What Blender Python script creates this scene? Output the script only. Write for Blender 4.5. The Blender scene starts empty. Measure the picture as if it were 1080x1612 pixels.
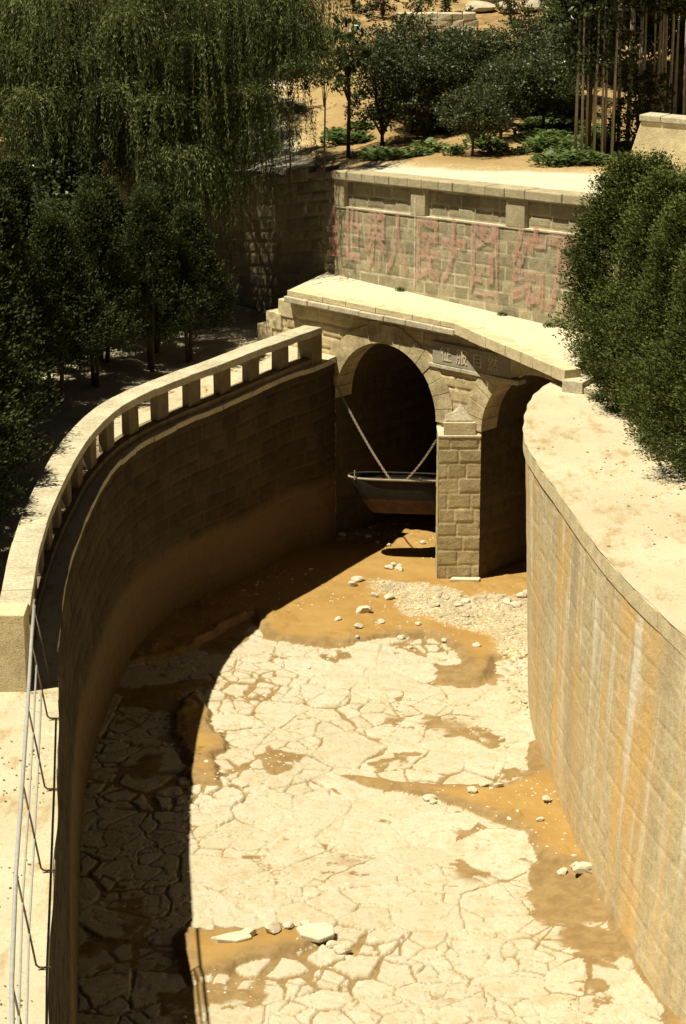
import bpy, math, random
import numpy as np
from mathutils import Vector, Matrix
R = math.radians
sc = bpy.context.scene
# ------------------------------------------------------------------ camera
cam_d = bpy.data.cameras.new('camera'); cam = bpy.data.objects.new('camera', cam_d)
sc.collection.objects.link(cam); sc.camera = cam
cam.location = (0, 0, 16.5); cam.rotation_euler = (R(90-17.2), 0, 0)
cam_d.sensor_fit = 'VERTICAL'; cam_d.sensor_height = 36; cam_d.lens = 3800/1612*36
cam_d.clip_end = 2000
# ------------------------------------------------------------------ sky, sun, exposure
SUN_EL, SUN_AZ = R(66.6), R(204)          # azimuth measured from +x, anticlockwise, towards the sun
sdir = Vector((math.cos(SUN_EL)*math.cos(SUN_AZ), math.cos(SUN_EL)*math.sin(SUN_AZ), math.sin(SUN_EL)))
w = bpy.data.worlds.new('World'); sc.world = w; w.use_nodes = True
nt = w.node_tree; bg = nt.nodes['Background']
sky = nt.nodes.new('ShaderNodeTexSky'); sky.sky_type = 'NISHITA'; sky.sun_disc = False
sky.sun_elevation = SUN_EL; sky.sun_rotation = math.pi/2 - SUN_AZ
sky.dust_density = 0.1; sky.air_density = 0.06; sky.ozone_density = 0.3
nt.links.new(sky.outputs[0], bg.inputs[0]); bg.inputs[1].default_value = 0.05
sl = bpy.data.lights.new('sun', 'SUN'); sl.energy = 5.0; sl.angle = R(0.5); sl.color = (1.0, 0.915, 0.70)
so = bpy.data.objects.new('sun', sl); sc.collection.objects.link(so)
so.rotation_euler = sdir.to_track_quat('Z', 'Y').to_euler(); so.location = (0, 0, 60)
sc.view_settings.view_transform = 'Standard'; sc.view_settings.look = 'None'
sc.view_settings.exposure = 0.78; sc.view_settings.gamma = 1
sc.cycles.max_bounces = 6
rng = np.random.default_rng(7); rnd = random.Random(5)

# ------------------------------------------------------------------ helpers: objects
def link(o, parent=None):
    sc.collection.objects.link(o)
    if parent is not None: o.parent = parent
    return o
def tag(o, label=None, cat=None, group=None, kind=None):
    if label: o['label'] = label
    if cat: o['category'] = cat
    if group: o['group'] = group
    if kind: o['kind'] = kind
    return o
def empty(name, loc=(0, 0, 0), rz=0.0):
    o = bpy.data.objects.new(name, None); o.location = loc; o.rotation_euler = (0, 0, rz)
    o.empty_display_size = .3
    return link(o)
def copy_tree(o, parent=None):
    c = o.copy(); sc.collection.objects.link(c)
    if parent is not None: c.parent = parent
    for ch in list(o.children): copy_tree(ch, c)
    return c
def mesh_np(name, V, Fc, mat, parent=None, smooth=False, uv=None, attrs=None, local=None):
    """V (n,3); Fc (m,k) with one k; attrs: dict of per-vertex floats"""
    V = np.asarray(V, dtype=np.float32)
    if local is not None: V = V - np.asarray(local, dtype=np.float32)
    Fc = np.asarray(Fc, dtype=np.int32); m, k = Fc.shape
    me = bpy.data.meshes.new(name)
    me.vertices.add(len(V)); me.vertices.foreach_set('co', V.ravel())
    me.loops.add(m*k); me.loops.foreach_set('vertex_index', Fc.ravel())
    me.polygons.add(m); me.polygons.foreach_set('loop_start', np.arange(0, m*k, k, dtype=np.int32))
    me.polygons.foreach_set('loop_total', np.full(m, k, dtype=np.int32))
    me.polygons.foreach_set('use_smooth', np.full(m, smooth, dtype=bool))
    if uv is not None:
        l = me.uv_layers.new(name='UVMap'); l.data.foreach_set('uv', np.asarray(uv, np.float32)[Fc.ravel()].ravel())
    for a, d in (attrs or {}).items():
        at = me.attributes.new(a, 'FLOAT', 'POINT'); at.data.foreach_set('value', np.asarray(d, np.float32).ravel())
    me.update(calc_edges=True); me.validate()
    me.materials.append(mat)
    o = bpy.data.objects.new(name, me); link(o, parent)
    if local is not None and parent is None: o.location = local
    return o
class MB:
    """collects boxes, prisms and tubes into one mesh"""
    def __init__(s): s.v = []; s.f = []
    def add(s, vs, fs):
        b = len(s.v); s.v += [tuple(v) for v in vs]; s.f += [tuple(b+i for i in f) for f in fs]
    def box(s, c, d, rz=0, j=0):
        M = Matrix.Rotation(rz, 3, 'Z'); vs = []
        for x in (-1, 1):
            for y in (-1, 1):
                for z in (-1, 1):
                    q = M @ Vector((x*d[0]/2+rnd.uniform(-j, j), y*d[1]/2+rnd.uniform(-j, j), z*d[2]/2+rnd.uniform(-j, j)))
                    vs.append((c[0]+q.x, c[1]+q.y, c[2]+q.z))
        s.add(vs, [(0,1,3,2),(4,6,7,5),(0,4,5,1),(2,3,7,6),(0,2,6,4),(1,5,7,3)])
    def prism(s, poly, z0, z1, z1s=None):
        n = len(poly); vs = [(p[0], p[1], z0 if not hasattr(z0,'__len__') else z0[i]) for i, p in enumerate(poly)]
        vs += [(p[0], p[1], z1 if not hasattr(z1,'__len__') else z1[i]) for i, p in enumerate(poly)]
        s.add(vs, [tuple(range(n-1, -1, -1)), tuple(range(n, 2*n))] + [(i, (i+1) % n, n+(i+1) % n, n+i) for i in range(n)])
    def tube(s, pts, rad, n=7, cap=True):
        pts = [Vector(p) for p in pts]; rad = rad if hasattr(rad, '__len__') else [rad]*len(pts); rings = []
        for i, p in enumerate(pts):
            d = (pts[min(i+1, len(pts)-1)] - pts[max(i-1, 0)]).normalized()
            a = d.orthogonal().normalized() if i == 0 else (rings[-1][1] - d*d.dot(rings[-1][1])).normalized()
            b = d.cross(a); rings.append((([p + (a*math.cos(t)+b*math.sin(t))*rad[i] for t in [2*math.pi*k/n for k in range(n)]]), a))
        vs = [q for r_ in rings for q in r_[0]]; fs = []
        for i in range(len(pts)-1):
            for k in range(n): fs.append((i*n+k, i*n+(k+1) % n, (i+1)*n+(k+1) % n, (i+1)*n+k))
        if cap: fs += [tuple(range(n-1, -1, -1)), tuple((len(pts)-1)*n+k for k in range(n))]
        s.add(vs, fs)
    def build(s, name, mat, parent=None, bevel=0, smooth=False, sub=0, rough=0):
        me = bpy.data.meshes.new(name); me.from_pydata(s.v, [], s.f); me.update()
        me.materials.append(mat); o = bpy.data.objects.new(name, me); link(o, parent)
        if smooth: me.polygons.foreach_set('use_smooth', [True]*len(me.polygons))
        if bevel:
            m = o.modifiers.new('b', 'BEVEL'); m.width = bevel; m.segments = 2; m.limit_method = 'ANGLE'
        return o
# ------------------------------------------------------------------ helpers: noise
def _hash(ix, iy, iz, seed):
    h = (ix.astype(np.int64)*374761393 + iy.astype(np.int64)*668265263 + iz.astype(np.int64)*2147483647 + seed*1274126177) & 0xffffffff
    h = ((h ^ (h >> 13))*1274126177) & 0xffffffff
    return ((h ^ (h >> 16)) & 0xffff)/65535.0
def vnoise(x, y, z=None, seed=0):
    x = np.asarray(x, float); y = np.asarray(y, float); z = np.zeros_like(x) if z is None else np.asarray(z, float)
    ix, iy, iz = np.floor(x), np.floor(y), np.floor(z); fx, fy, fz = x-ix, y-iy, z-iz
    fx, fy, fz = [t*t*(3-2*t) for t in (fx, fy, fz)]; r = 0
    for a in (0, 1):
        for b in (0, 1):
            for c in (0, 1):
                r = r + _hash(ix+a, iy+b, iz+c, seed)*(fx if a else 1-fx)*(fy if b else 1-fy)*(fz if c else 1-fz)
    return r*2-1
def fbm(x, y, z=None, o=4, seed=0):
    r = 0; a = 1.; t = 0; f = 1.
    for i in range(o):
        r = r + a*vnoise(np.asarray(x)*f, np.asarray(y)*f, None if z is None else np.asarray(z)*f, seed+i*17); t += a; a *= .5; f *= 2.03
    return r/t
def sstep(a, b, x):
    t = np.clip((x-a)/(b-a), 0, 1); return t*t*(3-2*t)
# ------------------------------------------------------------------ helpers: materials
def newmat(name, rough=.9, spec=.2):
    m = bpy.data.materials.new(name); m.use_nodes = True; n = m.node_tree.nodes; b = n['Principled BSDF']
    b.inputs['Roughness'].default_value = rough; b.inputs['Specular IOR Level'].default_value = spec
    return m, m.node_tree, b
class NT:
    def __init__(s, t): s.t = t
    def n(s, ty, **k):
        nd = s.t.nodes.new('ShaderNode'+ty)
        for a, v in k.items(): setattr(nd, a, v)
        return nd
    def l(s, a, b): s.t.links.new(a, b)
    def obj(s, scale=(1, 1, 1), uv=False):
        tc = s.n('TexCoord'); mp = s.n('Mapping'); mp.inputs['Scale'].default_value = scale
        s.l(tc.outputs['UV' if uv else 'Object'], mp.inputs[0]); return mp.outputs[0]
    def noise(s, co, sc_, det=6, rough=.6):
        q = s.n('TexNoise'); q.inputs['Scale'].default_value = sc_; q.inputs['Detail'].default_value = det; q.inputs['Roughness'].default_value = rough
        s.l(co, q.inputs['Vector']); return q.outputs['Fac']
    def ramp(s, fac, stops):
        r = s.n('ValToRGB'); e = r.color_ramp.elements
        while len(e) < len(stops): e.new(.5)
        for i, (p, c) in enumerate(stops):
            e[i].position = p; e[i].color = (c[0], c[1], c[2], 1) if hasattr(c, '__len__') else (c, c, c, 1)
        s.l(fac, r.inputs[0]); return r.outputs[0]
    def mix(s, fac, a, b, mode='MIX'):
        m = s.n('Mix', data_type='RGBA', blend_type=mode)
        for v, i in ((fac, 0), (a, 6), (b, 7)):
            if hasattr(v, 'links'): s.l(v, m.inputs[i])
            elif hasattr(v, '__len__'): m.inputs[i].default_value = (v[0], v[1], v[2], 1)
            else: m.inputs[i].default_value = v
        return m.outputs[2]
    def attr(s, name):
        a = s.n('Attribute', attribute_name=name); return a.outputs['Fac']
    def math(s, op, a, b=None):
        m = s.n('Math', operation=op)
        for v, i in ((a, 0), (b, 1)):
            if v is None: continue
            if hasattr(v, 'links'): s.l(v, m.inputs[i])
            else: m.inputs[i].default_value = v
        return m.outputs[0]
    def bump(s, h, strength, dist, bsdf):
        b = s.n('Bump'); b.inputs['Strength'].default_value = strength; b.inputs['Distance'].default_value = dist
        s.l(h, b.inputs['Height']); s.l(b.outputs[0], bsdf.inputs['Normal'])
def masonry_mat(name, c1, c2, c3, mortar, stain=0.0, grain=1.0, mortar_amt=.8, band=None):
    m, t, b = newmat(name, .92, .15); k = NT(t); co = k.obj(); uv = k.obj(uv=True)
    big = k.noise(co, .8, 5); med = k.noise(co, 7, 6, .65); fine = k.noise(co, 27, 4, .75)
    base = k.mix(k.attr('tone'), c1, c2)
    base = k.mix(k.ramp(big, [(.35, 0), (.65, 1)]), base, k.mix(.5, base, c3))
    base = k.mix(k.ramp(med, [(.3, 0), (.75, 1)]), base, k.mix(1, base, (.62, .6, .56), 'MULTIPLY'))
    base = k.mix(k.math('MULTIPLY', k.math('MULTIPLY', k.attr('mortar'), k.ramp(k.noise(co, 2.3, 4, .6), [(.35, .15), (.58, 1)])), mortar_amt), base, mortar)
    if stain:
        patch = k.noise(k.obj((1, .8, 1), uv=True), .38, 4, .6); top = k.ramp(k.attr('hfrac'), [(.15, .15), (.75, 1)])
        st = k.noise(k.obj((1.0, .07, 1), uv=True), 1.25, 7, .66); st2 = k.noise(k.obj((1.0, .09, 1), uv=True), 1.9, 7, .68); st3 = k.noise(k.obj((1.0, .16, 1), uv=True), .8, 5, .6)
        base = k.mix(k.math('MULTIPLY', k.ramp(st, [(.45, 0), (.58, 1)]), k.ramp(patch, [(.36, .25*stain), (.58, stain)])), base, (.60, .39, .15))
        base = k.mix(k.math('MULTIPLY', k.ramp(st3, [(.50, 0), (.62, 1)]), k.ramp(patch, [(.40, .62*stain), (.60, .12)])), base, (.33, .27, .18))
        base = k.mix(k.math('MULTIPLY', k.math('MULTIPLY', k.ramp(st2, [(.52, 0), (.60, .9)]), top), k.ramp(med, [(.32, .35), (.52, 1)])), base, (.66, .62, .51))
    if band:
        bd = k.ramp(k.math('ADD', k.attr('hfrac'), k.math('MULTIPLY', k.math('SUBTRACT', big, .5), .12)), [(band[0]-.03, 1), (band[0]+.05, 0)])
        base = k.mix(k.math('MULTIPLY', bd, band[2]), base, band[1])
    base = k.mix(k.ramp(fine, [(.3, .55), (.7, 1.1)]), base, base, 'MIX')
    g = k.ramp(fine, [(.25, .6), (.62, 1)]); base = k.mix(.55*grain, base, k.mix(1, base, g, 'MULTIPLY'))
    k.l(base, b.inputs['Base Color'])
    h = k.math('ADD', k.math('MULTIPLY', med, .6), k.math('MULTIPLY', fine, .35))
    k.bump(h, .9, .035, b)
    return m
def rock_mat(name, c1, c2, dark=(.5, .48, .42), sc_=3, bump=.03, rough=.9):
    m, t, b = newmat(name, rough, .2); k = NT(t); co = k.obj()
    a = k.noise(co, sc_, 6, .65); f = k.noise(co, sc_*12, 4, .7)
    base = k.mix(k.ramp(a, [(.35, 0), (.65, 1)]), c1, c2)
    base = k.mix(.7, base, k.mix(1, base, k.ramp(f, [(.3, dark), (.6, (1, 1, 1))]), 'MULTIPLY'))
    k.l(base, b.inputs['Base Color']); k.bump(k.math('ADD', a, k.math('MULTIPLY', f, .4)), .8, bump, b)
    return m
def foliage_mat(name, c1, c2, trans=.25, rough=.55):
    m, t, b = newmat(name, rough, .15 if 'arbor' in name else .2 if 'willow' in name else .3); k = NT(t); co = k.obj()
    base = k.mix(k.attr('tone'), c1, c2)
    k.l(base, b.inputs['Base Color'])
    tr = k.n('BsdfTranslucent'); k.l(k.mix(.5, base, (.12, .14, .02)), tr.inputs[0])
    mx = k.n('MixShader'); mx.inputs[0].default_value = trans
    out = t.nodes['Material Output']; k.l(b.outputs[0], mx.inputs[1]); k.l(tr.outputs[0], mx.inputs[2]); k.l(mx.outputs[0], out.inputs[0])
    return m
M = {}
M['rightwall'] = masonry_mat('stained ashlar', (.55, .455, .285), (.63, .53, .335), (.57, .47, .29), (.74, .65, .46), stain=1.0, mortar_amt=.5)
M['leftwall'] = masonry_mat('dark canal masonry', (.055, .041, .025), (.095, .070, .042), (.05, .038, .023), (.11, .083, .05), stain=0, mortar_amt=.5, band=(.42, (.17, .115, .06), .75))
M['bridge'] = masonry_mat('bridge stone', (.46, .38, .215), (.74, .62, .385), (.58, .48, .27), (.66, .56, .36), mortar_amt=.6)
M['pier'] = masonry_mat('pier stone', (.44, .37, .205), (.62, .52, .31), (.48, .40, .23), (.72, .63, .44), mortar_amt=.7)
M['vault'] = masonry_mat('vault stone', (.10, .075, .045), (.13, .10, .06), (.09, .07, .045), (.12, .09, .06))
M['retain'] = masonry_mat('retaining wall stone', (.22, .195, .135), (.44, .39, .265), (.47, .41, .25), (.64, .585, .43), mortar_amt=.75)
M['pilaster'] = rock_mat('weathered wall dressing', (.32, .275, .18), (.46, .40, .265), sc_=3.5, bump=.03)
M['ring'] = rock_mat('weathered arch stones', (.34, .28, .165), (.66, .56, .355), sc_=1.9, bump=.04)
M['shadewall'] = masonry_mat('wall stone darkened for shade', (.13, .11, .065), (.27, .225, .14), (.20, .165, .10), (.22, .19, .12), mortar_amt=.4)  # darker copy of the wall stone, willow shade put into the colour
M['coping'] = rock_mat('dressed coping stone', (.40, .36, .26), (.57, .52, .39), dark=(.42, .38, .30), sc_=1.7, bump=.03)
M['cream'] = rock_mat('pale deck slab', (.50, .45, .33), (.55, .50, .38), dark=(.75, .7, .6), sc_=1.3, bump=.012)
M['dressed'] = rock_mat('tooled grey stone', (.50, .42, .26), (.68, .585, .375), sc_=3.2, bump=.035)
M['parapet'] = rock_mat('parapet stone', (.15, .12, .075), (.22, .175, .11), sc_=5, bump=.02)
M['plaque'] = rock_mat('grey plaque stone', (.30, .27, .21), (.36, .33, .26), sc_=3, bump=.01)
M['letter'] = rock_mat('pale cut lettering', (.55, .49, .36), (.60, .54, .40), sc_=6, bump=.01)
M['pebble'] = rock_mat('pale broken stone', (.50, .455, .345), (.58, .53, .42), dark=(.7, .65, .55), sc_=4, bump=.02)
M['bark'] = rock_mat('bark', (.07, .05, .03), (.12, .09, .06), sc_=9, bump=.03)
M['palebark'] = rock_mat('pale slender bark', (.52, .49, .42), (.38, .35, .28), sc_=7, bump=.01)
M['metal'] = rock_mat('weathered galvanised pipe', (.30, .31, .31), (.38, .38, .37), sc_=9, bump=.003, rough=.55)
M['iron'] = rock_mat('dark iron rod', (.10, .075, .05), (.15, .11, .07), sc_=9, bump=.003, rough=.7)
M['chain'] = rock_mat('rusty chain iron', (.30, .24, .17), (.38, .32, .24), sc_=20, bump=.002, rough=.6)
M['boatdark'] = rock_mat('dark shaded planks', (.015, .012, .009), (.028, .022, .016), sc_=6, bump=.01, rough=.7)  # near-black tone also stands in for shade inside and on the far rim
M['boatred'] = rock_mat('worn red brown hull paint', (.06, .03, .016), (.10, .055, .03), sc_=6, bump=.008, rough=.7)
M['boatwood'] = rock_mat('weathered gunwale wood', (.24, .20, .14), (.32, .27, .19), sc_=8, bump=.008)
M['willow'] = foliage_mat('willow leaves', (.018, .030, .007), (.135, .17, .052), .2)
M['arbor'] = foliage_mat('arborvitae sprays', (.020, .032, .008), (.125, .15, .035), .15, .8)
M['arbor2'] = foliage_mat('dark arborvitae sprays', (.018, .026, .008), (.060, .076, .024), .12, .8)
M['orchard'] = foliage_mat('orchard leaves', (.025, .036, .012), (.06, .075, .028), .2, .45)
M['glossy'] = foliage_mat('glossy poplar leaves', (.045, .065, .025), (.09, .11, .05), .2, .3)
M['weed'] = foliage_mat('weed leaves', (.06, .10, .03), (.12, .17, .05), .3)
# pale dusty earth banks
def earth_mat(name, c1, c2, c3, sc1=.5, bump=.03):
    m, t, b = newmat(name, .95, .1); k = NT(t); co = k.obj()
    a = k.noise(co, sc1, 5, .6); d = k.noise(k.obj((1, .45, 1)), 2.6, 6, .7); f = k.noise(co, 30, 4, .7)
    base = k.mix(k.ramp(a, [(.35, 0), (.65, 1)]), c1, c2)
    base = k.mix(k.ramp(d, [(.52, 0), (.66, .85)]), base, c3)
    pt = k.noise(co, 9, 5, .75); base = k.mix(k.ramp(pt, [(.60, 0), (.68, .55)]), base, k.mix(1, c3, (.7, .65, .6), 'MULTIPLY'))
    base = k.mix(.5, base, k.mix(1, base, k.ramp(f, [(.3, .65), (.55, 1)]), 'MULTIPLY'))
    k.l(base, b.inputs['Base Color']); k.bump(k.math('ADD', k.math('MULTIPLY', d, 1.), k.math('MULTIPLY', f, .3)), .8, bump, b)
    return m
M['bank'] = earth_mat('pale dusty bank', (.42, .37, .255), (.49, .44, .32), (.33, .24, .115))
M['road'] = earth_mat('dusty road', (.60, .54, .40), (.66, .60, .46), (.55, .46, .30), sc1=.3)
M['soil'] = earth_mat('orchard soil', (.36, .24, .11), (.46, .34, .17), (.24, .15, .07), sc1=.25, bump=.08)

# ------------------------------------------------------------------ masonry surfaces
def blocks(U, Vv, hs, ws, seed, joint=.012, relief=.02, wob=.02):
    """returns displacement, tone, mortar for a coursed pattern in metres"""
    r = np.random.default_rng(seed)
    Uw = U + wob*fbm(U*1.7, Vv*1.7, o=2, seed=seed); Vw = Vv + wob*fbm(U*1.3+9, Vv*1.3, o=2, seed=seed+5)
    v0, v1 = Vw.min()-1, Vw.max()+1; rows = [v0]
    while rows[-1] < v1: rows.append(rows[-1] + r.uniform(*hs))
    rows = np.array(rows); ri = np.clip(np.searchsorted(rows, Vw)-1, 0, len(rows)-2)
    dv = np.minimum(Vw-rows[ri], rows[ri+1]-Vw); du = np.full_like(U, 9.); tone = np.zeros_like(U); off = np.zeros_like(U)
    u0, u1 = Uw.min()-1, Uw.max()+1
    for i in range(len(rows)-1):
        mk = ri == i
        if not mk.any(): continue
        cs = [u0 - r.uniform(0, .5)]
        while cs[-1] < u1: cs.append(cs[-1] + r.uniform(*ws))
        cs = np.array(cs); x = Uw[mk]; ci = np.clip(np.searchsorted(cs, x)-1, 0, len(cs)-2)
        du[mk] = np.minimum(x-cs[ci], cs[ci+1]-x); tn = r.random(len(cs)); of = r.uniform(-1, 1, len(cs))
        tone[mk] = tn[ci]; off[mk] = of[ci]
    d = np.minimum(du, dv); rough = fbm(U*5, Vv*5, o=4, seed=seed+3)
    mort = 1-sstep(joint*.6, joint*1.7, d + .006*rough)
    disp = relief*(sstep(joint, joint*4, d)-1) + off*relief*.35*sstep(joint, joint*3, d) + rough*relief*.5
    return disp, tone, mort
def surface(name, fn, us, vs, mat, parent=None, pat=None, seed=1, mask=None, hf=None, smooth=True, mortar_out=0):
    U, Vv = np.meshgrid(us, vs, indexing='ij'); P, N = fn(U, Vv)
    p = dict(hs=(.28, .36), ws=(.4, .85), joint=.012, relief=.02); p.update(pat or {})
    d, tone, mort = blocks(U, Vv, p['hs'], p['ws'], seed, p['joint'], p['relief'])
    P = P + N*(d + mort*mortar_out)[..., None]
    nu, nv = U.shape; idx = np.arange(nu*nv).reshape(nu, nv)
    F = np.stack([idx[:-1, :-1], idx[1:, :-1], idx[1:, 1:], idx[:-1, 1:]], -1).reshape(-1, 4)
    if mask is not None:
        cu = (U[:-1, :-1]+U[1:, 1:])/2; cv = (Vv[:-1, :-1]+Vv[1:, 1:])/2
        F = F[mask(cu, cv).ravel()]
    hfr = (hf(U, Vv) if hf else (Vv-Vv.min())/(np.ptp(Vv)+1e-9))
    return mesh_np(name, P.reshape(-1, 3), F, mat, parent, smooth, np.stack([U, Vv], -1).reshape(-1, 2),
                   dict(tone=tone.ravel(), mortar=mort.ravel(), hfrac=hfr.ravel()))
def smooth_path(pts, n=400, it=1):
    """Catmull-Rom through pts, resampled evenly; returns xy, arc length"""
    P = [np.array(p, float) for p in pts]; P = [2*P[0]-P[1]] + P + [2*P[-1]-P[-2]]; out = []; par = []
    for i in range(1, len(P)-2):
        for t in np.linspace(0, 1, 30, endpoint=False):
            a, b, c, d = P[i-1], P[i], P[i+1], P[i+2]
            out.append(.5*((2*b)+(-a+c)*t+(2*a-5*b+4*c-d)*t*t+(-a+3*b-3*c+d)*t**3)); par.append(i-1+t)
    out.append(P[-2]); par.append(len(P)-3.)
    return np.array(out), np.array(par)
def wall_fn(top, base, zt, zb, side):
    """ruled wall between a base and a top path given at matching points; u = arc length of the top, v = height"""
    T, par = smooth_path(top); B, _ = smooth_path(base)
    s = np.concatenate([[0], np.cumsum(np.linalg.norm(np.diff(T, axis=0), axis=1))])
    tan = np.gradient(T, axis=0); tan /= np.linalg.norm(tan, axis=1)[:, None]; nr = np.stack([tan[:, 1], -tan[:, 0]], 1)*side
    def fn(U, Vv):
        g = lambda A: np.stack([np.interp(U, s, A[:, k]) for k in (0, 1)], -1)
        f = ((Vv-zb)/(zt-zb))[..., None]
        xy = g(B)*(1-f)+g(T)*f; n = g(nr)
        return np.concatenate([xy, Vv[..., None]], -1), np.concatenate([n, np.zeros_like(f)], -1)
    return fn, s[-1], T, s, nr
ZL, ZR = 4.3, 5.2
LT = [(-.16,50.84),(-.6,50.0),(-1.2,49.13),(-1.82,47.94),(-2.41,46.76),(-2.99,45.77),(-3.53,44.59),(-3.88,43.69),(-4.14,42.61),(-4.30,41.3),(-4.38,39.2),(-4.41,36.99),(-4.35,35.5),(-4.19,33.16),(-4.06,31.94),(-3.77,29.36),(-3.48,26.64),(-3.3,24.6),(-2.98,21.5),(-2.4,17.5),(-1.6,13)]
LB = [(-.16,50.84),(-.45,51.3-.9),(-1.05,49.9),(-1.70,48.6),(-2.3,47.9-.2),(-2.85,46.9),(-3.4,45.9),(-3.78,44.7),(-4.02,43.6),(-4.2,42.0),(-4.30,40.0),(-4.32,37.8),(-4.22,35.9),(-4.0,33.4),(-3.85,31.9),(-3.6,29.4),(-3.28,26.7),(-3.05,24.6),(-2.7,21.5),(-2.1,17.5),(-1.3,13)]
RT = [(4.98,46.1),(4.55,45.8),(4.1,45.1),(3.64,44.02),(3.36,42.62),(3.22,40.9),(3.33,39.3),(3.53,37.7),(3.97,34.14),(4.61,31.09),(5.25,28.4),(6.05,25.5),(7.5,21),(10,15)]
RB = [(4.98,46.1),(4.6,45.7),(4.2,45.0),(3.75,43.95),(3.5,42.5),(3.40,40.7),(3.42,39.2),(3.5,37.6),(3.78,34.2),(4.2,31.0),(4.8,28.35),(5.65,25.4),(7.1,21),(9.6,15)]

# ------------------------------------------------------------------ canal walls
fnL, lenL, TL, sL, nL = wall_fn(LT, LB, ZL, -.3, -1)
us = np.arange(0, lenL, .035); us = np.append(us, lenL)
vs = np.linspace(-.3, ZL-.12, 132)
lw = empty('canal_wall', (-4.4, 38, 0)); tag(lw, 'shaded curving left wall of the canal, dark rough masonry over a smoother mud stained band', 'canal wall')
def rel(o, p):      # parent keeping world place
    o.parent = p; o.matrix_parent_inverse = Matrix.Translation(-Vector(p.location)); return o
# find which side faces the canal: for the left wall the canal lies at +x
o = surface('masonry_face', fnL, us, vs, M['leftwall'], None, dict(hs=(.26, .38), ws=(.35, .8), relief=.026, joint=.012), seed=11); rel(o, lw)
fnR, lenR, TR, sR, nR = wall_fn(RT, RB, ZR, -.3, 1)
us = np.arange(0, lenR, .03); us = np.append(us, lenR); vs = np.linspace(-.3, ZR-.3, 150)
rw = empty('canal_wall', (3.6, 38, 0)); tag(rw, 'sunlit curving right wall of the canal with orange and white stains', 'canal wall')
o = surface('masonry_face', fnR, us, vs, M['rightwall'], None, dict(hs=(.30, .38), ws=(.7, 1.3), relief=.010, joint=.008), seed=23, mortar_out=.012); rel(o, rw)
def strip(T, nr, s, offs, zs, u0, u1, step, mat, name, parent, jit=.006, wide=.9, seed=3, joint=.02):
    """a course of dressed stones following a path: closed profile (offs, zs) swept along, with joints cut in"""
    o_ = []; u = u0; r = random.Random(seed); V = []; F = []; n = len(offs)
    while u < u1-.05:
        e = min(u + r.uniform(.8, 1.2)*wide, u1); a = np.linspace(u+joint*.3, e-joint*.3, max(3, int((e-u)/step)+1)); dz = r.uniform(-jit, jit); do = r.uniform(-jit, jit)
        b = len(V)
        for q in a:
            x, y = np.interp(q, s, T[:, 0]), np.interp(q, s, T[:, 1]); nx, ny = np.interp(q, s, nr[:, 0]), np.interp(q, s, nr[:, 1])
            for of, z in zip(offs, zs):
                z = z(q) if callable(z) else z
                w_ = .35*jit*math.sin(q*9+of*20)
                V.append((x+nx*(of+do), y+ny*(of+do), z+dz+w_))
        for i in range(len(a)-1):
            for k in range(n): F.append((b+i*n+k, b+i*n+(k+1) % n, b+(i+1)*n+(k+1) % n, b+(i+1)*n+k))
        F.append(tuple(b+k for k in range(n-1, -1, -1))); F.append(tuple(b+(len(a)-1)*n+k for k in range(n))); u = e
    mb = MB(); mb.v = V; mb.f = F; ob = mb.build(name, mat, None, bevel=.012)
    if parent: rel(ob, parent)
    return ob
strip(TL, nL, sL, (-.45, .03, .03, -.45), (ZL-.018, ZL-.018, ZL-.13, ZL-.13), 0, lenL, .25, M['coping'], 'wall_top_course', lw, wide=.8, seed=4, jit=.012)
strip(TR, nR, sR, (-.5, .03, .035, -.5), (ZR-.014, ZR-.014, ZR-.30, ZR-.30), 0, lenR, .25, M['dressed'], 'wall_top_course', rw, wide=1.2, seed=9, joint=.008, jit=.005)

# ------------------------------------------------------------------ canal bed
def inpoly(X, Y, poly):
    p = np.array(poly); ins = np.zeros(X.shape, bool); dist = np.full(X.shape, 1e9)
    for i in range(len(p)):
        a, b = p[i], p[(i+1) % len(p)]
        c = ((a[1] > Y) != (b[1] > Y)); xx = (b[0]-a[0])*(Y-a[1])/((b[1]-a[1])+1e-12)+a[0]; ins ^= c & (X < xx)
        ab = b-a; t = np.clip(((X-a[0])*ab[0]+(Y-a[1])*ab[1])/(ab@ab), 0, 1)
        dist = np.minimum(dist, np.hypot(X-a[0]-t*ab[0], Y-a[1]-t*ab[1]))
    return np.where(ins, dist, -dist)
mudA = [(-5.5,42.2),(-4.0,43.2),(-2.94,43.9),(-2.45,44.85),(-2.1,45.6),(-1.8,45.9),(-1.5,44.67),(-1.12,44.45),(-.5,44.24),(.06,43.96),(.37,44.38),(1,44.6),(1.63,44.78),(1.99,44.31),(2.30,43.5),(2.50,42.3),(2.72,42.6),(2.9,43.4),(3.3,43.6),(3.8,43.78),(9,43.8),(9,62),(-5.5,62)]
mudB = [(-.25,38.0),(.54,37.75),(1.18,37.56),(1.92,37.43),(2.67,37.43),(3.2,37.9),(3.28,39.4),(3.6,39.4),(3.9,36),(4.3,32.5),(4.9,29),(4.7,27),(4.35,30.2),(4.12,31.5),(3.93,32.9),(3.75,33.6),(3.57,34.33),(3.2,34.5),(2.86,35.54),(2.28,36.15),(1.68,36.78),(1.06,37.1),(.43,37.35)]
mudC = [(-2.35,32.3),(-1.88,32.25),(-1.31,32.13),(-.85,32.33),(-.37,32.13),(-.28,31.83),(-.74,31.63),(-1.28,31.34),(-1.72,30.95),(-2.1,30.8),(-2.5,31.6)]
mudD = [(-2.75,41.6),(-2.35,40.4),(-2.1,39.0),(-2.15,37.6),(-2.7,38.0),(-3.1,40)]
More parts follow.
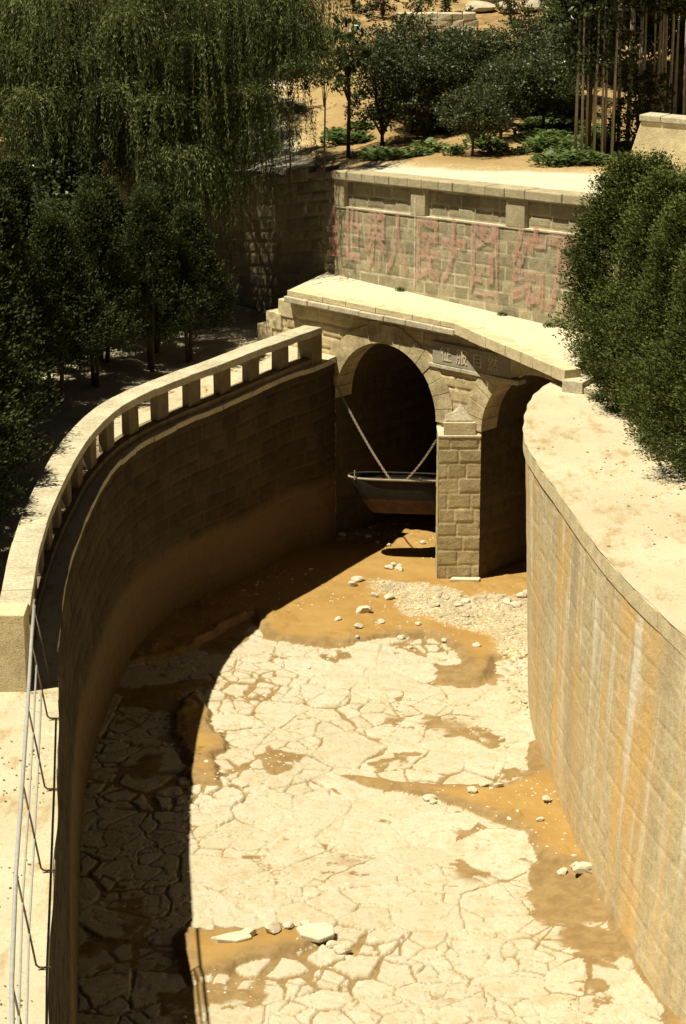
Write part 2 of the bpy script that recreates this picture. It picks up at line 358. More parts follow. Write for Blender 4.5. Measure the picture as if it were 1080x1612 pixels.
grav = [(.6,47.9),(1.33,47.73),(2.1,47.1),(3.77,46.6),(4.1,44),(3.5,42.6),(3.35,40.6),(3.2,41.5),(3.1,43.6),(2.9,44.6),(2.51,44.85),(1.91,45.4),(1.28,45.97),(1.05,46.93)]
XS, YS = .020, .031
xs = np.arange(-5.1, 5.3, XS); ys = np.arange(27.5, 54.5, YS)
X, Y = np.meshgrid(xs, ys, indexing='ij')
wx = X + .05*fbm(X*2.6, Y*2.6, o=2, seed=21) + .10*fbm(X*1.1, Y*1.1, o=3, seed=2) + .022*fbm(X*6, Y*6, o=2, seed=8); wy = Y + .05*fbm(X*2.6+9, Y*2.6, o=2, seed=22) + .10*fbm(X*1.1+30, Y*1.1, o=3, seed=4) + .022*fbm(X*6, Y*6+20, o=2, seed=9)
# irregular flagstones: big plain cells, many of them broken again by a finer net
def voro(n_try, rmin, rvar, dsc, seed, Rr):
    r = np.random.default_rng(seed); pts = []
    cand = np.stack([r.uniform(-6, 6.2, n_try), r.uniform(26.5, 57.5, n_try)], 1)
    den = vnoise(cand[:, 0]*dsc, cand[:, 1]*dsc*.8, seed=seed+70)*.5+.5; rad = rmin+rvar*den**2
    P = np.zeros((0, 3))
    for (px, py), rd_ in zip(cand, rad):
        if len(P) and (((P[:, 0]-px)**2*1.15+((P[:, 1]-py)*.85)**2) < (.5*(rd_+P[:, 2]))**2).any(): continue
        P = np.vstack([P, [px, py, rd_]])
    f1 = np.full(X.shape, 1e9); f2 = f1.copy(); i1 = np.zeros(X.shape, int); i2 = i1.copy()
    for k in range(len(P)):
        ix = np.searchsorted(xs, [P[k, 0]-Rr, P[k, 0]+Rr]); iy = np.searchsorted(ys, [P[k, 1]-Rr, P[k, 1]+Rr])
        if ix[0] >= ix[1] or iy[0] >= iy[1]: continue
        q = (slice(ix[0], ix[1]), slice(iy[0], iy[1])); d = (wx[q]-P[k, 0])**2+(wy[q]-P[k, 1])**2
        a, b = f1[q], f2[q]; c1 = d < a; c2 = (~c1) & (d < b)
        i2[q] = np.where(c1, i1[q], np.where(c2, k, i2[q])); f2[q] = np.where(c1, a, np.where(c2, d, b)); i1[q] = np.where(c1, k, i1[q]); f1[q] = np.where(c1, d, a)
    dd = np.hypot(P[i1, 0]-P[i2, 0], P[i1, 1]-P[i2, 1])+1e-6
    return P, i1, np.clip((f2-f1)/(2*dd), 0, 3)
S, id1, edge = voro(7000, .42, 1.15, .5, 12, 2.2)
S2, id2, edge2 = voro(9000, .20, .45, .8, 19, 1.1)
r = np.random.default_rng(5)
broken = (r.random(len(S)) < .62)[id1]; whole = (S[id1, 2] > 1.15) & (r.random(len(S)) < .6)[id1]; broken = broken & ~whole
hA = r.uniform(0, 1, len(S))[id1]; hB = r.uniform(0, 1, len(S2))[id2]
cut2 = (r.random(len(S2)) < .8)[id2] & broken
hcell = np.where(cut2, .5*hA+.5*hB, hA); tone = np.where(cut2, .4*hA+.6*r.uniform(0, 1, len(S2))[id2], r.uniform(0, 1, len(S))[id1])
tx = r.uniform(-.018, .018, len(S))[id1]; ty = r.uniform(-.018, .018, len(S))[id1]
rag = .010*fbm(X*12, Y*12, o=3, seed=35)
wide = .5+.5*fbm(X*.55, Y*.45, o=3, seed=31)
cw = .008 + .070*sstep(.52, .80, wide) + .012*vnoise(X*3, Y*3, seed=33)          # joints open up in places
cw2 = .006 + .045*sstep(.52, .78, wide) + .010*vnoise(X*3+7, Y*3, seed=36)
rough = fbm(X*4, Y*4, o=4, seed=41); frac = fbm(X*1.5, Y*1.5, o=4, seed=43)
stone_h = .060 + .024*hcell + (wx-S[id1, 0])*tx + (wy-S[id1, 1])*ty + .009*rough + .012*frac + .022*fbm(X*.5, Y*.5, o=2, seed=6)
c1_ = sstep(cw-.006, cw+.009, edge+rag); c2_ = np.where(cut2, sstep(cw2-.006, cw2+.008, edge2+rag), 1.)
fill = .22*sstep(.15, .45, vnoise(X*1.3, Y*1.1, seed=37))         # joints filled with pale silt here and there
sheet = sstep(.17, .30, fbm(X*.42+3, Y*.30+1, o=3, seed=46)+.10*fbm(X*2, Y*2, o=3, seed=47)); fill = np.maximum(fill, sheet*.84)
cc = np.minimum(c1_, c2_); cc = np.maximum(cc, fill*.97)
stone_h = stone_h*cc - .018*sstep(.30, .48, fbm(X*3.2, Y*3.6, o=5, seed=48)) - .010*sstep(.3, .5, fbm(X*9, Y*8, o=4, seed=49))
nz = .30*fbm(X*1.5, Y*1.4, o=6, seed=51)+.05*fbm(X*7, Y*6, o=3, seed=52)
md = np.full(X.shape, -9.)
for pl, amp in ((mudA, 1), (mudB, 1), (mudC, 1), (mudD, .6)):
    md = np.maximum(md, inpoly(X, Y, pl)+nz*(.55 if amp == 1 else 1))
small = sstep(.50, .66, .5+.5*fbm(X*.9+5, Y*.7, o=5, seed=61))*.05       # low pockets where mud laps over
mud_h = .036 + small*(.35+.65*sstep(-1.6, -.3, md)) + .12*sstep(-.10, .10, md) + .004*rough
mud_h = np.where(md > .15, mud_h + .015*fbm(X*.7, Y*.7, o=3, seed=70), mud_h)
H = np.maximum(stone_h, mud_h); stone = sstep(-.004, .006, stone_h-mud_h)
wet = sstep(.05, .35, md)
gm = sstep(-.25, .2, inpoly(X, Y, grav)+nz*1.2)
H = H + gm*.02*np.abs(fbm(X*9, Y*9, o=2, seed=90))
# the sheet continues, coarser, beyond the detailed part
idx = np.arange(X.size).reshape(X.shape)
F = np.stack([idx[:-1, :-1], idx[1:, :-1], idx[1:, 1:], idx[:-1, 1:]], -1).reshape(-1, 4)
m, t, b = newmat('canal bed flagstones and mud', .9, .15); k = NT(t); co = k.obj()
big = k.noise(co, .5, 5); med = k.noise(co, 3.5, 7, .7); fine = k.noise(co, 28, 4, .7); spk = k.noise(co, 11, 5, .75)
st = k.mix(k.attr('tone'), (.41, .375, .275), (.46, .425, .325)); st = k.mix(k.ramp(med, [(.48, 0), (.66, .8)]), st, (.39, .31, .185))
st = k.mix(k.ramp(big, [(.5, 0), (.7, .5)]), st, (.46, .42, .34))
st = k.mix(k.ramp(spk, [(.56, 0), (.66, .7)]), st, (.27, .20, .10))
st = k.mix(.5, st, k.mix(1, st, k.ramp(fine, [(.3, .7), (.55, 1)]), 'MULTIPLY'))
mudc = k.mix(k.ramp(k.noise(co, 1.2, 5, .65), [(.35, 0), (.65, 1)]), (.265, .158, .048), (.33, .208, .072))
mudc = k.mix(k.ramp(spk, [(.58, 0), (.70, .6)]), mudc, (.19, .115, .04))
dry = k.mix(k.ramp(med, [(.35, 0), (.6, 1)]), (.27, .185, .085), (.19, .125, .052))
mudc = k.mix(k.attr('wet'), dry, mudc)
mudc = k.mix(k.math('MULTIPLY', k.attr('gravel'), k.ramp(spk, [(.42, 0), (.55, 1)])), mudc, (.60, .50, .32))
k.l(k.mix(k.attr('stone'), mudc, st), b.inputs['Base Color'])
rr = k.n('MapRange'); k.l(k.math('MULTIPLY', k.attr('wet'), k.math('SUBTRACT', 1., k.attr('stone'))), rr.inputs[0]); rr.inputs[3].default_value = .95; rr.inputs[4].default_value = .62; k.l(rr.outputs[0], b.inputs['Roughness'])
hh = k.math('ADD', k.math('MULTIPLY', fine, .3), k.math('MULTIPLY', med, 1.))
bp = k.n('Bump'); bp.inputs['Distance'].default_value = .03; k.l(hh, bp.inputs['Height']); k.l(k.ramp(k.attr('stone'), [(0, .25), (1, .75)]), bp.inputs['Strength']); k.l(bp.outputs[0], b.inputs['Normal'])
M['bed'] = m
bed = mesh_np('canal_bed', np.stack([X, Y, H], -1).reshape(-1, 3), F, m, None, True, None, dict(tone=tone.ravel(), stone=stone.ravel(), wet=wet.ravel(), gravel=gm.ravel()))
tag(bed, kind='structure')
mb = MB(); mb.add([(-14, 0, -.02), (16, 0, -.02), (16, 70, -.02), (-14, 70, -.02)], [(0, 1, 2, 3)])
tag(mb.build('canal_bed_base', M['bank']), kind='structure')

# ------------------------------------------------------------------ banks
def gupL(x, y): return ZL
def poly_sheet(name, poly, z, mat, res=.5, bumpz=.02, seed=1):
    """triangulated flat polygon"""
    import bmesh
    bm = bmesh.new(); vs_ = [bm.verts.new((p[0], p[1], z)) for p in poly]; f = bm.faces.new(vs_)
    if f.normal.z < 0: f.normal_flip()
    bmesh.ops.triangulate(bm, faces=bm.faces[:])
    me = bpy.data.meshes.new(name); bm.to_mesh(me); bm.free(); me.materials.append(mat)
    return tag(link(bpy.data.objects.new(name, me)), kind='structure')
def grid_bank(name, T, nr, side_x, z, offs, mat, seed):
    """bank sheet as rows parallel to the wall edge, slightly uneven"""
    Ts = T[::6]; ns = nr[::6]; V = []; nv = len(offs)
    for p, n_ in zip(Ts, ns):
        for j, of in enumerate(offs):
            # blend from edge-normal offset to pure x offset so that rows never cross
            q = (p[0]-n_[0]*min(of, .5)+side_x*max(of-.5, 0), p[1]-n_[1]*min(of, .5)+0*of)
            V.append((q[0], q[1], 0))
    V = np.array(V); V[:, 2] = z + .03*fbm(V[:, 0]*1.5, V[:, 1]*1.5, o=3, seed=seed)*(np.tile(offs, len(Ts)) > .6)
    idx = np.arange(len(V)).reshape(len(Ts), nv); F = np.stack([idx[:-1, :-1], idx[1:, :-1], idx[1:, 1:], idx[:-1, 1:]], -1).reshape(-1, 4)
    if side_x < 0: F = F[:, ::-1]
    return tag(mesh_np(name, V, F, mat, smooth=True), kind='structure')
e = np.array([.734, -.679]); nf = np.array([-.679, -.734]); B0 = np.array([2.85, 48.06])     # bridge face line: origin, along (right), normal (towards the viewer)
def face(u, o=0., z=0.): return (B0[0]+e[0]*u+nf[0]*o, B0[1]+e[1]*u+nf[1]*o, z)
# left bank: from the wall edge out to the left, closed at the back by the retaining wall
Lp = [(TL[i, 0]+nL[i, 0]*(.03+.014*math.sin(i*1.9)), TL[i, 1]+nL[i, 1]*(.03+.014*math.sin(i*1.9))) for i in range(0, len(TL), 3)]
backL = [face(-4.6, -.3)[:2], face(-5.6, -.3)[:2], (-.9, 54.4), (-6, 59.5), (-16, 69), (-60, 69), (-60, 8), (-6, 8)]
poly_sheet('left_bank', [p for p in Lp[::-1]] + backL, ZL-.006, M['bank'])
Rp = [(TR[i, 0]+nR[i, 0]*(.035+.012*math.sin(i*1.7)), TR[i, 1]+nR[i, 1]*(.035+.012*math.sin(i*2.3))) for i in range(0, len(TR), 3)]
poly_sheet('right_bank', [p for p in Rp[::-1]] + [face(3.1, -.3)[:2], (6.2, 46.6), (12, 41), (60, 36), (60, 8), (14, 8)], ZR-.003, M['bank'])

# ------------------------------------------------------------------ bridge
br = empty('stone_bridge', face(-.6)); tag(br, 'two arched stone sluice bridge with a pale deck slab across the canal', 'bridge')
ARC = 1.45; SPR = 3.35; ZD = 5.55
centers = (-1.2-ARC, ARC)
def fface(U, Vv):
    P = np.stack([B0[0]+e[0]*U, B0[1]+e[1]*U, Vv], -1); N = np.broadcast_to(np.array([nf[0], nf[1], 0.]), P.shape); return P, N
def fmask(cu, cv):
    k_ = np.ones(cu.shape, bool)
    for c in centers:
        k_ &= ~((np.abs(cu-c) < ARC) & (cv < SPR)); k_ &= ~((np.hypot(cu-c, cv-SPR) < ARC+.12) & (cv >= SPR))
    k_ &= ~((cu < -5.35) & (cv > 5.3)); k_ &= ~((cu < -5.75) & (cv > 4.98)); k_ &= ~((cu < -6.05) & (cv > 4.66))
    return k_
us = np.round(np.arange(-6.3, 4.51, .025), 4); vs = np.arange(-.2, ZD-.12, .03)
rel(surface('spandrel_wall', fface, us, vs, M['bridge'], None, dict(hs=(.20, .32), ws=(.30, .75), joint=.010, relief=.022), seed=31, mask=fmask), br)
# wedge-shaped voussoirs
for ci, c in enumerate(centers):
    mb = MB(); n = 17; r2 = ARC+.43
    for i in range(n):
        a0 = math.pi*i/n + .003; a1 = math.pi*(i+1)/n-.003; fr = .028+rnd.uniform(-.008, .008); ro = r2+rnd.uniform(-.05, .05); vs_ = []
        for o_ in (fr, -.5):
            for a in (a0, (a0+a1)/2, a1): vs_.append(face(c+math.cos(a)*(ARC-.012), o_, SPR+math.sin(a)*(ARC-.012)))
            for a in (a1, (a0+a1)/2, a0): vs_.append(face(c+math.cos(a)*ro, o_, SPR+math.sin(a)*ro))
        mb.add(vs_, [(5, 4, 3, 2, 1, 0), (6, 7, 8, 9, 10, 11)] + [(k_, (k_+1) % 6, 6+(k_+1) % 6, 6+k_) for k_ in range(6)])
    rel(mb.build('arch_ring', M['ring'], bevel=.007), br)
    # vault behind the opening
    def fv(U, Vv, c=c):
        # U: depth into the vault, Vv: run along the profile
        L1 = SPR+.2; L2 = math.pi*ARC; v = Vv
        ang = np.clip((v-L1)/ARC, 0, math.pi); x = np.where(v < L1, ARC, np.where(v > L1+L2, -ARC, ARC*np.cos(ang)))
        z = np.where(v < L1, v-.2, np.where(v > L1+L2, SPR-(v-L1-L2), SPR+ARC*np.sin(ang)))
        P = np.stack([B0[0]+e[0]*(c+x)-nf[0]*(U+.0), B0[1]+e[1]*(c+x)-nf[1]*(U+.0), z], -1)
        nx = np.where(v < L1, -1, np.where(v > L1+L2, 1, -np.cos(ang))); nz_ = np.where((v < L1) | (v > L1+L2), 0, -np.sin(ang))
        return P, np.stack([e[0]*nx, e[1]*nx, nz_], -1)
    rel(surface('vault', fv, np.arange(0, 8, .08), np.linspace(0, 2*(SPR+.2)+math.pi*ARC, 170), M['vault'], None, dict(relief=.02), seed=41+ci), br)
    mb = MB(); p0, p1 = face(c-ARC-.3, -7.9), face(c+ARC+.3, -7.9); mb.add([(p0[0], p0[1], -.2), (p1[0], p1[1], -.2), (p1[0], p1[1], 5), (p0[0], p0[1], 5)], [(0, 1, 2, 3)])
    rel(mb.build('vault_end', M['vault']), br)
# pointed pier nose (cutwater): frontal face, plus its two sides
A = np.array([1.975, 48.06]); Bc = B0+np.array([0.0, 0.]); Cc = B0+e*(-1.2)
pts = [A, Bc]; ZP = 3.24
def pier_face(p, q):
    L = float(np.linalg.norm(q-p)); d = (q-p)/L; nn = np.array([d[1], -d[0]])
    def fn(U, Vv):
        P = np.stack([p[0]+d[0]*U, p[1]+d[1]*U, Vv], -1); return P, np.broadcast_to(np.array([nn[0], nn[1], 0.]), P.shape)
    return fn, L
pp = empty('x'); sc.collection.objects.unlink(pp); bpy.data.objects.remove(pp)
fn, L = pier_face(A, Bc); fo = surface('pier_nose', fn, np.linspace(0, L, 44), np.linspace(-.1, ZP, 130), M['pier'], None, dict(hs=(.29, .34), ws=(.38, .6), relief=.012, joint=.007), seed=52); rel(fo, br)
fn, L = pier_face(Cc, A); rel(surface('pier_side', fn, np.linspace(0, L, 40), np.linspace(-.1, ZP, 130), M['pier'], None, dict(hs=(.29, .34), ws=(.38, .6), relief=.006), seed=52), br)
mb = MB(); mb.prism([(A[0]-.01, A[1]-.012), (Bc[0]+.006, Bc[1]-.012), (Bc[0]+.02, Bc[1]+.02), (Cc[0]-.01, Cc[1]+.0)], ZP-.02, ZP+.03); rel(mb.build('pier_cap', M['coping'], bevel=.01), br)
mb = MB(); mb.prism([(A[0]+.10, A[1]+.05), (Bc[0]-.10, Bc[1]+.05), (Bc[0]-.22, Bc[1]+.32), (Cc[0]+.22, Cc[1]-.18)], ZP+.034, ZP+.30); rel(mb.build('cap_block', M['dressed'], bevel=.015), br)
# broken pointed stone sitting on the cap block
mb = MB(); bx0, by0 = A[0]+.12, A[1]+.09
mb.add([(bx0, by0, ZP+.31), (bx0+.60, by0+.0, ZP+.31), (bx0+.50, by0+.25, ZP+.31), (bx0+.05, by0+.35, ZP+.31), (bx0+.02, by0+.05, ZP+.46), (bx0+.22, by0+.08, ZP+.50), (bx0+.36, by0+.14, ZP+.66), (bx0+.46, by0+.16, ZP+.50)],
       [(0, 3, 2, 1), (0, 1, 5, 4), (1, 7, 6, 5), (1, 2, 7), (2, 3, 6, 7), (3, 4, 5, 6), (3, 0, 4)])
tag(mb.build('broken_stone', M['coping'], bevel=.02), 'broken pointed pale stone resting on top of the middle pier', 'stone')
# deck: left part parallel with the face, right part swinging out towards the viewer
dl = [(-1.20, 51.62), (2.28, 48.36), (4.19, 44.29)]; bk = [(-.36, 53.6), (4.9, 47.55)]; re = (4.80, 45.45)
top = [dl[0], dl[1], dl[2], re, (5.2, 47.2), bk[0]]
mb = MB(); mb.prism(top, ZD-.13, ZD+.03); rel(mb.build('deck_slab', M['cream'], bevel=.02), br)
mb = MB()      # facing stones along the slab's front edge
def edge_stones(mb, p, q, z0, z1, proud, depth, w0, seed):
    r_ = random.Random(seed); p = np.array(p); q = np.array(q); L = np.linalg.norm(q-p); d = (q-p)/L; n_ = np.array([d[1], -d[0]]); u = 0
    while u < L-.02:
        e_ = min(u+w0*r_.uniform(.75, 1.3), L);  e_ = L if L-e_ < .25 else e_; j = r_.uniform(-.012, .012)
        c = [p+d*(u+.004)+n_*(proud+j), p+d*(e_-.004)+n_*(proud+j), p+d*(e_-.004)-n_*depth, p+d*(u+.004)-n_*depth]
        mb.prism([tuple(x) for x in c], z0+r_.uniform(-.006, .006), z1+r_.uniform(-.006, .006)); u = e_
edge_stones(mb, dl[1], dl[2], ZD-.20, ZD+.036, .02, .35, .62, 5); rel(mb.build('deck_edge_course', M['dressed'], bevel=.012), br)
mb = MB(); edge_stones(mb, dl[0], dl[1], ZD-.09, ZD+.036, .02, .30, .9, 6); rel(mb.build('deck_edge_course', M['dressed'], bevel=.012), br)
mb = MB(); p = face(-5.42, 0); q = face(-.58, 0); edge_stones(mb, p[:2], q[:2], ZD-.22, ZD-.094, .24, .30, .8, 8); rel(mb.build('string_course', M['coping'], bevel=.02), br)
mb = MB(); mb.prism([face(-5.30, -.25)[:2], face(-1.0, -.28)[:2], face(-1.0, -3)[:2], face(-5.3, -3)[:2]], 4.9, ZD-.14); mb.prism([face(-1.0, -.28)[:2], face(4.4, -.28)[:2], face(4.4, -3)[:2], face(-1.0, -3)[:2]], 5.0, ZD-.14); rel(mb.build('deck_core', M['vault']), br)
# stepped stones of the left abutment
mb = MB()
for i, (uu, zz) in enumerate(((-5.62, 5.30), (-5.98, 4.98), (-6.26, 4.66))):
    c = face(uu+.05, -.35); mb.box((c[0], c[1], zz-.18), (.46, .78, .36), math.atan2(e[1], e[0]), .012)
rel(mb.build('abutment_steps', M['dressed'], bevel=.015), br)
# two steps down to the right bank
mb = MB()
def step(c, L, W_, z0, z1, ang): mb.box((c[0], c[1], (z0+z1)/2), (L, W_, z1-z0), ang, .006)
da = math.atan2(re[1]-dl[2][1], re[0]-dl[2][0])
step((4.66, 44.75), 1.5, .42, ZR-.02, ZR+.22, da); rel(mb.build('bridge_step', M['coping'], bevel=.015), br)
mb = MB(); step((4.93, 44.50), 1.25, .40, ZR-.02, ZR+.115, da); rel(mb.build('bridge_step', M['coping'], bevel=.015), br)
# inscribed plaque between the arches
def text_mesh(name, body, mat, parent, size, org, ux, up, depth=.01, sx=1.0, fill_lift=0.0, sub=None):
    cu = bpy.data.curves.new(name, 'FONT'); cu.body = body; cu.size = size; cu.extrude = depth; cu.align_x = 'CENTER'; cu.align_y = 'CENTER'; cu.offset = 0.0
    if sub: cu.offset = sub
    tmp = bpy.data.objects.new('tmp', cu); sc.collection.objects.link(tmp); dg = bpy.context.evaluated_depsgraph_get(); dg.update()
    me = bpy.data.meshes.new_from_object(tmp.evaluated_get(dg)); bpy.data.objects.remove(tmp)
    me.name = name; ux = Vector(ux).normalized(); up_ = Vector(up); nn = ux.cross(up_.normalized())
    for v in me.vertices:
        c = v.co.copy(); v.co = Vector(org) + ux*(c.x*sx) + up_*c.y + nn*c.z
    me.materials.clear(); me.materials.append(mat); o = bpy.data.objects.new(name, me); link(o)
    return o
mb = MB(); c0, c1 = -1.30, .75
mb.prism([face(c0, .05)[:2], face(c1, .05)[:2], face(c1, -.1)[:2], face(c0, -.1)[:2]], 4.62, 5.08)
pq = rel(mb.build('plaque', M['plaque'], bevel=.008), br)
for i, ch in enumerate('征服自然'):
    g = text_mesh('lettering', ch, M['letter'], None, .36, face(-.93+i*.42, .056, 4.84), (e[0], e[1], 0), (0, 0, 1), .008, .85)
    g.parent = pq
mb = MB(); a_ = face(-1.42, 0)[:2]; b_ = face(1.0, 0)[:2]; edge_stones(mb, a_, b_, 4.52, 4.612, .07, .2, .7, 15); rel(mb.build('plaque_ledge', M['coping'], bevel=.012), br)

# ------------------------------------------------------------------ retaining wall with the slogan
W0 = np.array([-.20, 53.30]); W1 = np.array([4.68, 47.61]); wd = (W1-W0)/np.linalg.norm(W1-W0); wn = np.array([wd[1], -wd[0]]); LW = float(np.linalg.norm(W1-W0))
wxs = np.array([-16., -5.4, -2.12, 0, LW, LW+6]); wzs = np.array([6.9, 7.10, 7.50, 7.93, 8.34, 8.72])
def wtop(u): return np.interp(u, wxs, wzs)
def wpt(u, o=0., z=0.): return (W0[0]+wd[0]*u+wn[0]*o, W0[1]+wd[1]*u+wn[1]*o, z)
def wfn(U, Vv):     # Vv = depth below the top (negative)
    z = wtop(U)+Vv
    P = np.stack([W0[0]+wd[0]*U, W0[1]+wd[1]*U, z], -1); return P, np.broadcast_to(np.array([wn[0], wn[1], 0.]), P.shape)
rt = empty('retaining_wall', wpt(3, 0, 5.5)); tag(rt, 'sunlit coursed stone retaining wall above the bridge with a faded red painted slogan', 'retaining wall')
us = np.arange(.02, LW+6, .028); vs = np.linspace(-3.4, -.80, 96)
rel(surface('wall_face', wfn, us, vs, M['retain'], None, dict(hs=(.255, .285), ws=(.30, .62), joint=.010, relief=.012), seed=61, mortar_out=.008), rt)
def wall_block(mb, u0, u1, o0, o1, t0, t1, n=1):
    """block between offsets o0 (back) and o1 (front), t0..t1 below the sloping top"""
    q = np.linspace(u0, u1, n+1)
    for a, b_ in zip(q[:-1], q[1:]):
        P = [wpt(a, o1), wpt(b_, o1), wpt(b_, o0), wpt(a, o0)]; U_ = [a, b_, b_, a]
        mb.prism([x[:2] for x in P], [wtop(u)+t0 for u in U_], [wtop(u)+t1 for u in U_])
# recessed parapet panels, pilasters, base ledge, cap stones
def wfn2(U, Vv):
    P, N = wfn(U, Vv); return P-N*.09, N
us = np.arange(.02, LW+6, .03); rel(surface('parapet_panel', wfn2, us, np.linspace(-.80, -.20, 22), M['retain'], None, dict(hs=(.2, .3), ws=(.5, .9), relief=.012), seed=66), rt)
mb = MB(); wall_block(mb, .02, LW+6, -.12, .018, -.82, -.79, 30); rel(mb.build('parapet_ledge', M['coping']), rt)
for (a, b_) in ((.02, .36), (2.55, 3.0), (5.45, 6.0), (8.5, 9.05)):
    mb = MB(); wall_block(mb, a, b_, -.12, .015+.004*a % .01, -.785, -.205); rel(mb.build('pilaster', M['pilaster'], bevel=.01), rt)
mb = MB(); u = .02; r_ = random.Random(3)
while u < LW+6:
    w_ = r_.uniform(.42, .62); wall_block(mb, u+.003, u+w_-.003, -.38, .085+r_.uniform(-.012, .012), -.20, r_.uniform(.0, .012)); u += w_
rel(mb.build('cap_stones', M['pilaster'], bevel=.025), rt)
# painted slogan, faded and partly gone
m, t, b = newmat('faded red paint', .95, .1); k = NT(t); co = k.obj()
k.l(k.mix(k.ramp(k.noise(co, 3, 4), [(.4, 0), (.7, 1)]), (.58, .31, .24), (.60, .42, .35)), b.inputs['Base Color'])
k.l(k.math('MULTIPLY', k.ramp(k.noise(co, 9, 6, .75), [(.37, 0), (.63, .60)]), k.ramp(k.noise(co, 1.3, 3, .6), [(.32, .45), (.55, 1)])), b.inputs['Alpha']); M['redpaint'] = m
m2, t, b = newmat('faded white lime paint', .95, .1); k = NT(t); co = k.obj(); b.inputs['Base Color'].default_value = (.66, .62, .5, 1)
k.l(k.ramp(k.noise(co, 8, 6, .7), [(.42, .15), (.6, .85)]), b.inputs['Alpha']); M['lime'] = m2
chars = [('全', .02, .98, .50), ('世', .66, 1.05, .62), ('界', 1.45, 1.08, .74), ('人', 2.15, 1.12, .74), ('民', 3.12, 1.22, .88), ('大', 3.92, 1.24, .80), ('团', 4.86, 1.32, .92), ('结', 6.18, 1.42, 1.0), ('万', 7.15, 1.45, .9)]
for ch, uu, hh_, sx_ in chars:
    zt = float(wtop(uu))-.98
    up = Vector((0, 0, 1)); sl_ = (wtop(uu+.5)-wtop(uu-.5)); ux = Vector((wd[0], wd[1], sl_))
    g = text_mesh('painted_character', ch, M['redpaint'], None, 1.0, wpt(uu, .034, zt-hh_*.5), ux, up*hh_*1.22, .0015, sx_, sub=.028)
    rel(g, rt)
mb = MB()
P = [wpt(2.68, .026), wpt(2.72, .026)]; z0, z1 = wtop(2.27)-2.35, wtop(2.27)-.25
mb.add([(P[0][0], P[0][1], z0), (P[1][0], P[1][1], z0), (P[1][0], P[1][1], z1), (P[0][0], P[0][1], z1)], [(0, 1, 2, 3)]); rel(mb.build('painted_line', M['lime']), rt)
# left part of the wall, rougher, stone colour darkened to deepen willow shade
rl = empty('retaining_wall', wpt(-4, 0, 5)); tag(rl, 'rough stone retaining wall toned darker for the willow shade, left of the slogan wall', 'retaining wall')
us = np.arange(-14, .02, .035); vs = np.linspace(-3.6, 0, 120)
rel(surface('wall_face', wfn, us, vs, M['shadewall'], None, dict(hs=(.2, .34), ws=(.3, .7), joint=.014, relief=.025), seed=71), rl)
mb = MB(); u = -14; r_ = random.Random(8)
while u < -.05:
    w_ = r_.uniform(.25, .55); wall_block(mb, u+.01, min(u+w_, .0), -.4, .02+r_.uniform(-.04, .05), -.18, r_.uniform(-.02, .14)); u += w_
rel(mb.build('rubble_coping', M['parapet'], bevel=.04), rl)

# ------------------------------------------------------------------ upper ground, road, hillside
def gz(x, y):
    """height of the upper ground"""
    x = np.asarray(x, float); y = np.asarray(y, float)
    u = (x-W0[0])*wd[0]+(y-W0[1])*wd[1]; d = -((x-W0[0])*wn[0]+(y-W0[1])*wn[1])       # along and behind the wall
    z = np.clip(wtop(np.clip(u, -16, LW+6)), 7.0, 8.8)-.03
    z = z*(1-sstep(0, 8, d)) + 8.05*sstep(0, 8, d)
    z = z + .25*np.clip(y-72, 0, None)*sstep(72, 84, y) + .10*np.clip(y-62, 0, None)
    z = z + .12*fbm(x*.35, y*.35, o=4, seed=5)*sstep(2.5, 6, d)
    step_ = 1.6; yy = y + 2.0*fbm(x*.05, y*.05, o=3, seed=9)
    return z + sstep(74, 80, y)*.9*(np.floor(yy/6)*6-yy+3)/6*1.2
du_, dd_ = np.concatenate([np.linspace(-60, -8, 40), np.linspace(-7.8, 22, 220), np.linspace(23, 90, 40)]), np.concatenate([[.06], np.linspace(.3, 30, 190), np.linspace(31, 260, 130)])
U, D = np.meshgrid(du_, dd_, indexing='ij'); GX = W0[0]+wd[0]*U-wn[0]*D; GY = W0[1]+wd[1]*U-wn[1]*D; GZ = gz(GX, GY)
# the road: behind the wall, bending away to the upper left
rc = np.array([(14, 45.2), (10, 48.6), (5.6, 49.4), (1.4, 51.4), (-.4, 54.3), (-2.0, 58.5), (-3.2, 64), (-5, 72), (-9, 84)])
def dist_path(X_, Y_, pth):
    dm = np.full(X_.shape, 1e9)
    for i in range(len(pth)-1):
        a, b_ = pth[i], pth[i+1]; ab = b_-a; t_ = np.clip(((X_-a[0])*ab[0]+(Y_-a[1])*ab[1])/(ab@ab), 0, 1)
        dm = np.minimum(dm, np.hypot(X_-a[0]-t_*ab[0], Y_-a[1]-t_*ab[1]))
    return dm
farE = np.array([(14, 48.1), (9, 50.5), (5.4, 51.5), (3, 52.45), (1.4, 53.5), (.2, 54.9), (-.7, 56.8), (-1.51, 62.04), (-1.9, 66), (-2.4, 74), (-3.6, 86), (-7, 86), (-5.2, 74), (-4.4, 66), (-3.9, 60), (-3.6, 57), (-3.4, 54.5), (-3, 50), (14, 40)])
rd = inpoly(GX, GY, farE); road = sstep(-.15, .15, rd + .15*fbm(GX*1.2, GY*1.2, o=3, seed=3))
verge = sstep(-1.6, -.2, rd)
GZ = GZ + .10*np.exp(-((rd+.35)/.25)**2)*(.6+.8*fbm(GX*2, GY*2, o=3, seed=14))
m, t, b = newmat('upper ground', .95, .1); k = NT(t); co = k.obj()
a = k.noise(co, .35, 5, .6); d = k.noise(co, 1.6, 6, .7); f = k.noise(co, 14, 5, .7)
so_ = k.mix(k.ramp(a, [(.35, 0), (.65, 1)]), (.25, .155, .065), (.35, .25, .12)); so_ = k.mix(k.ramp(d, [(.45, 0), (.6, .7)]), so_, (.27, .19, .09)); so_ = k.mix(k.ramp(f, [(.5, 0), (.7, .6)]), so_, (.14, .14, .05))
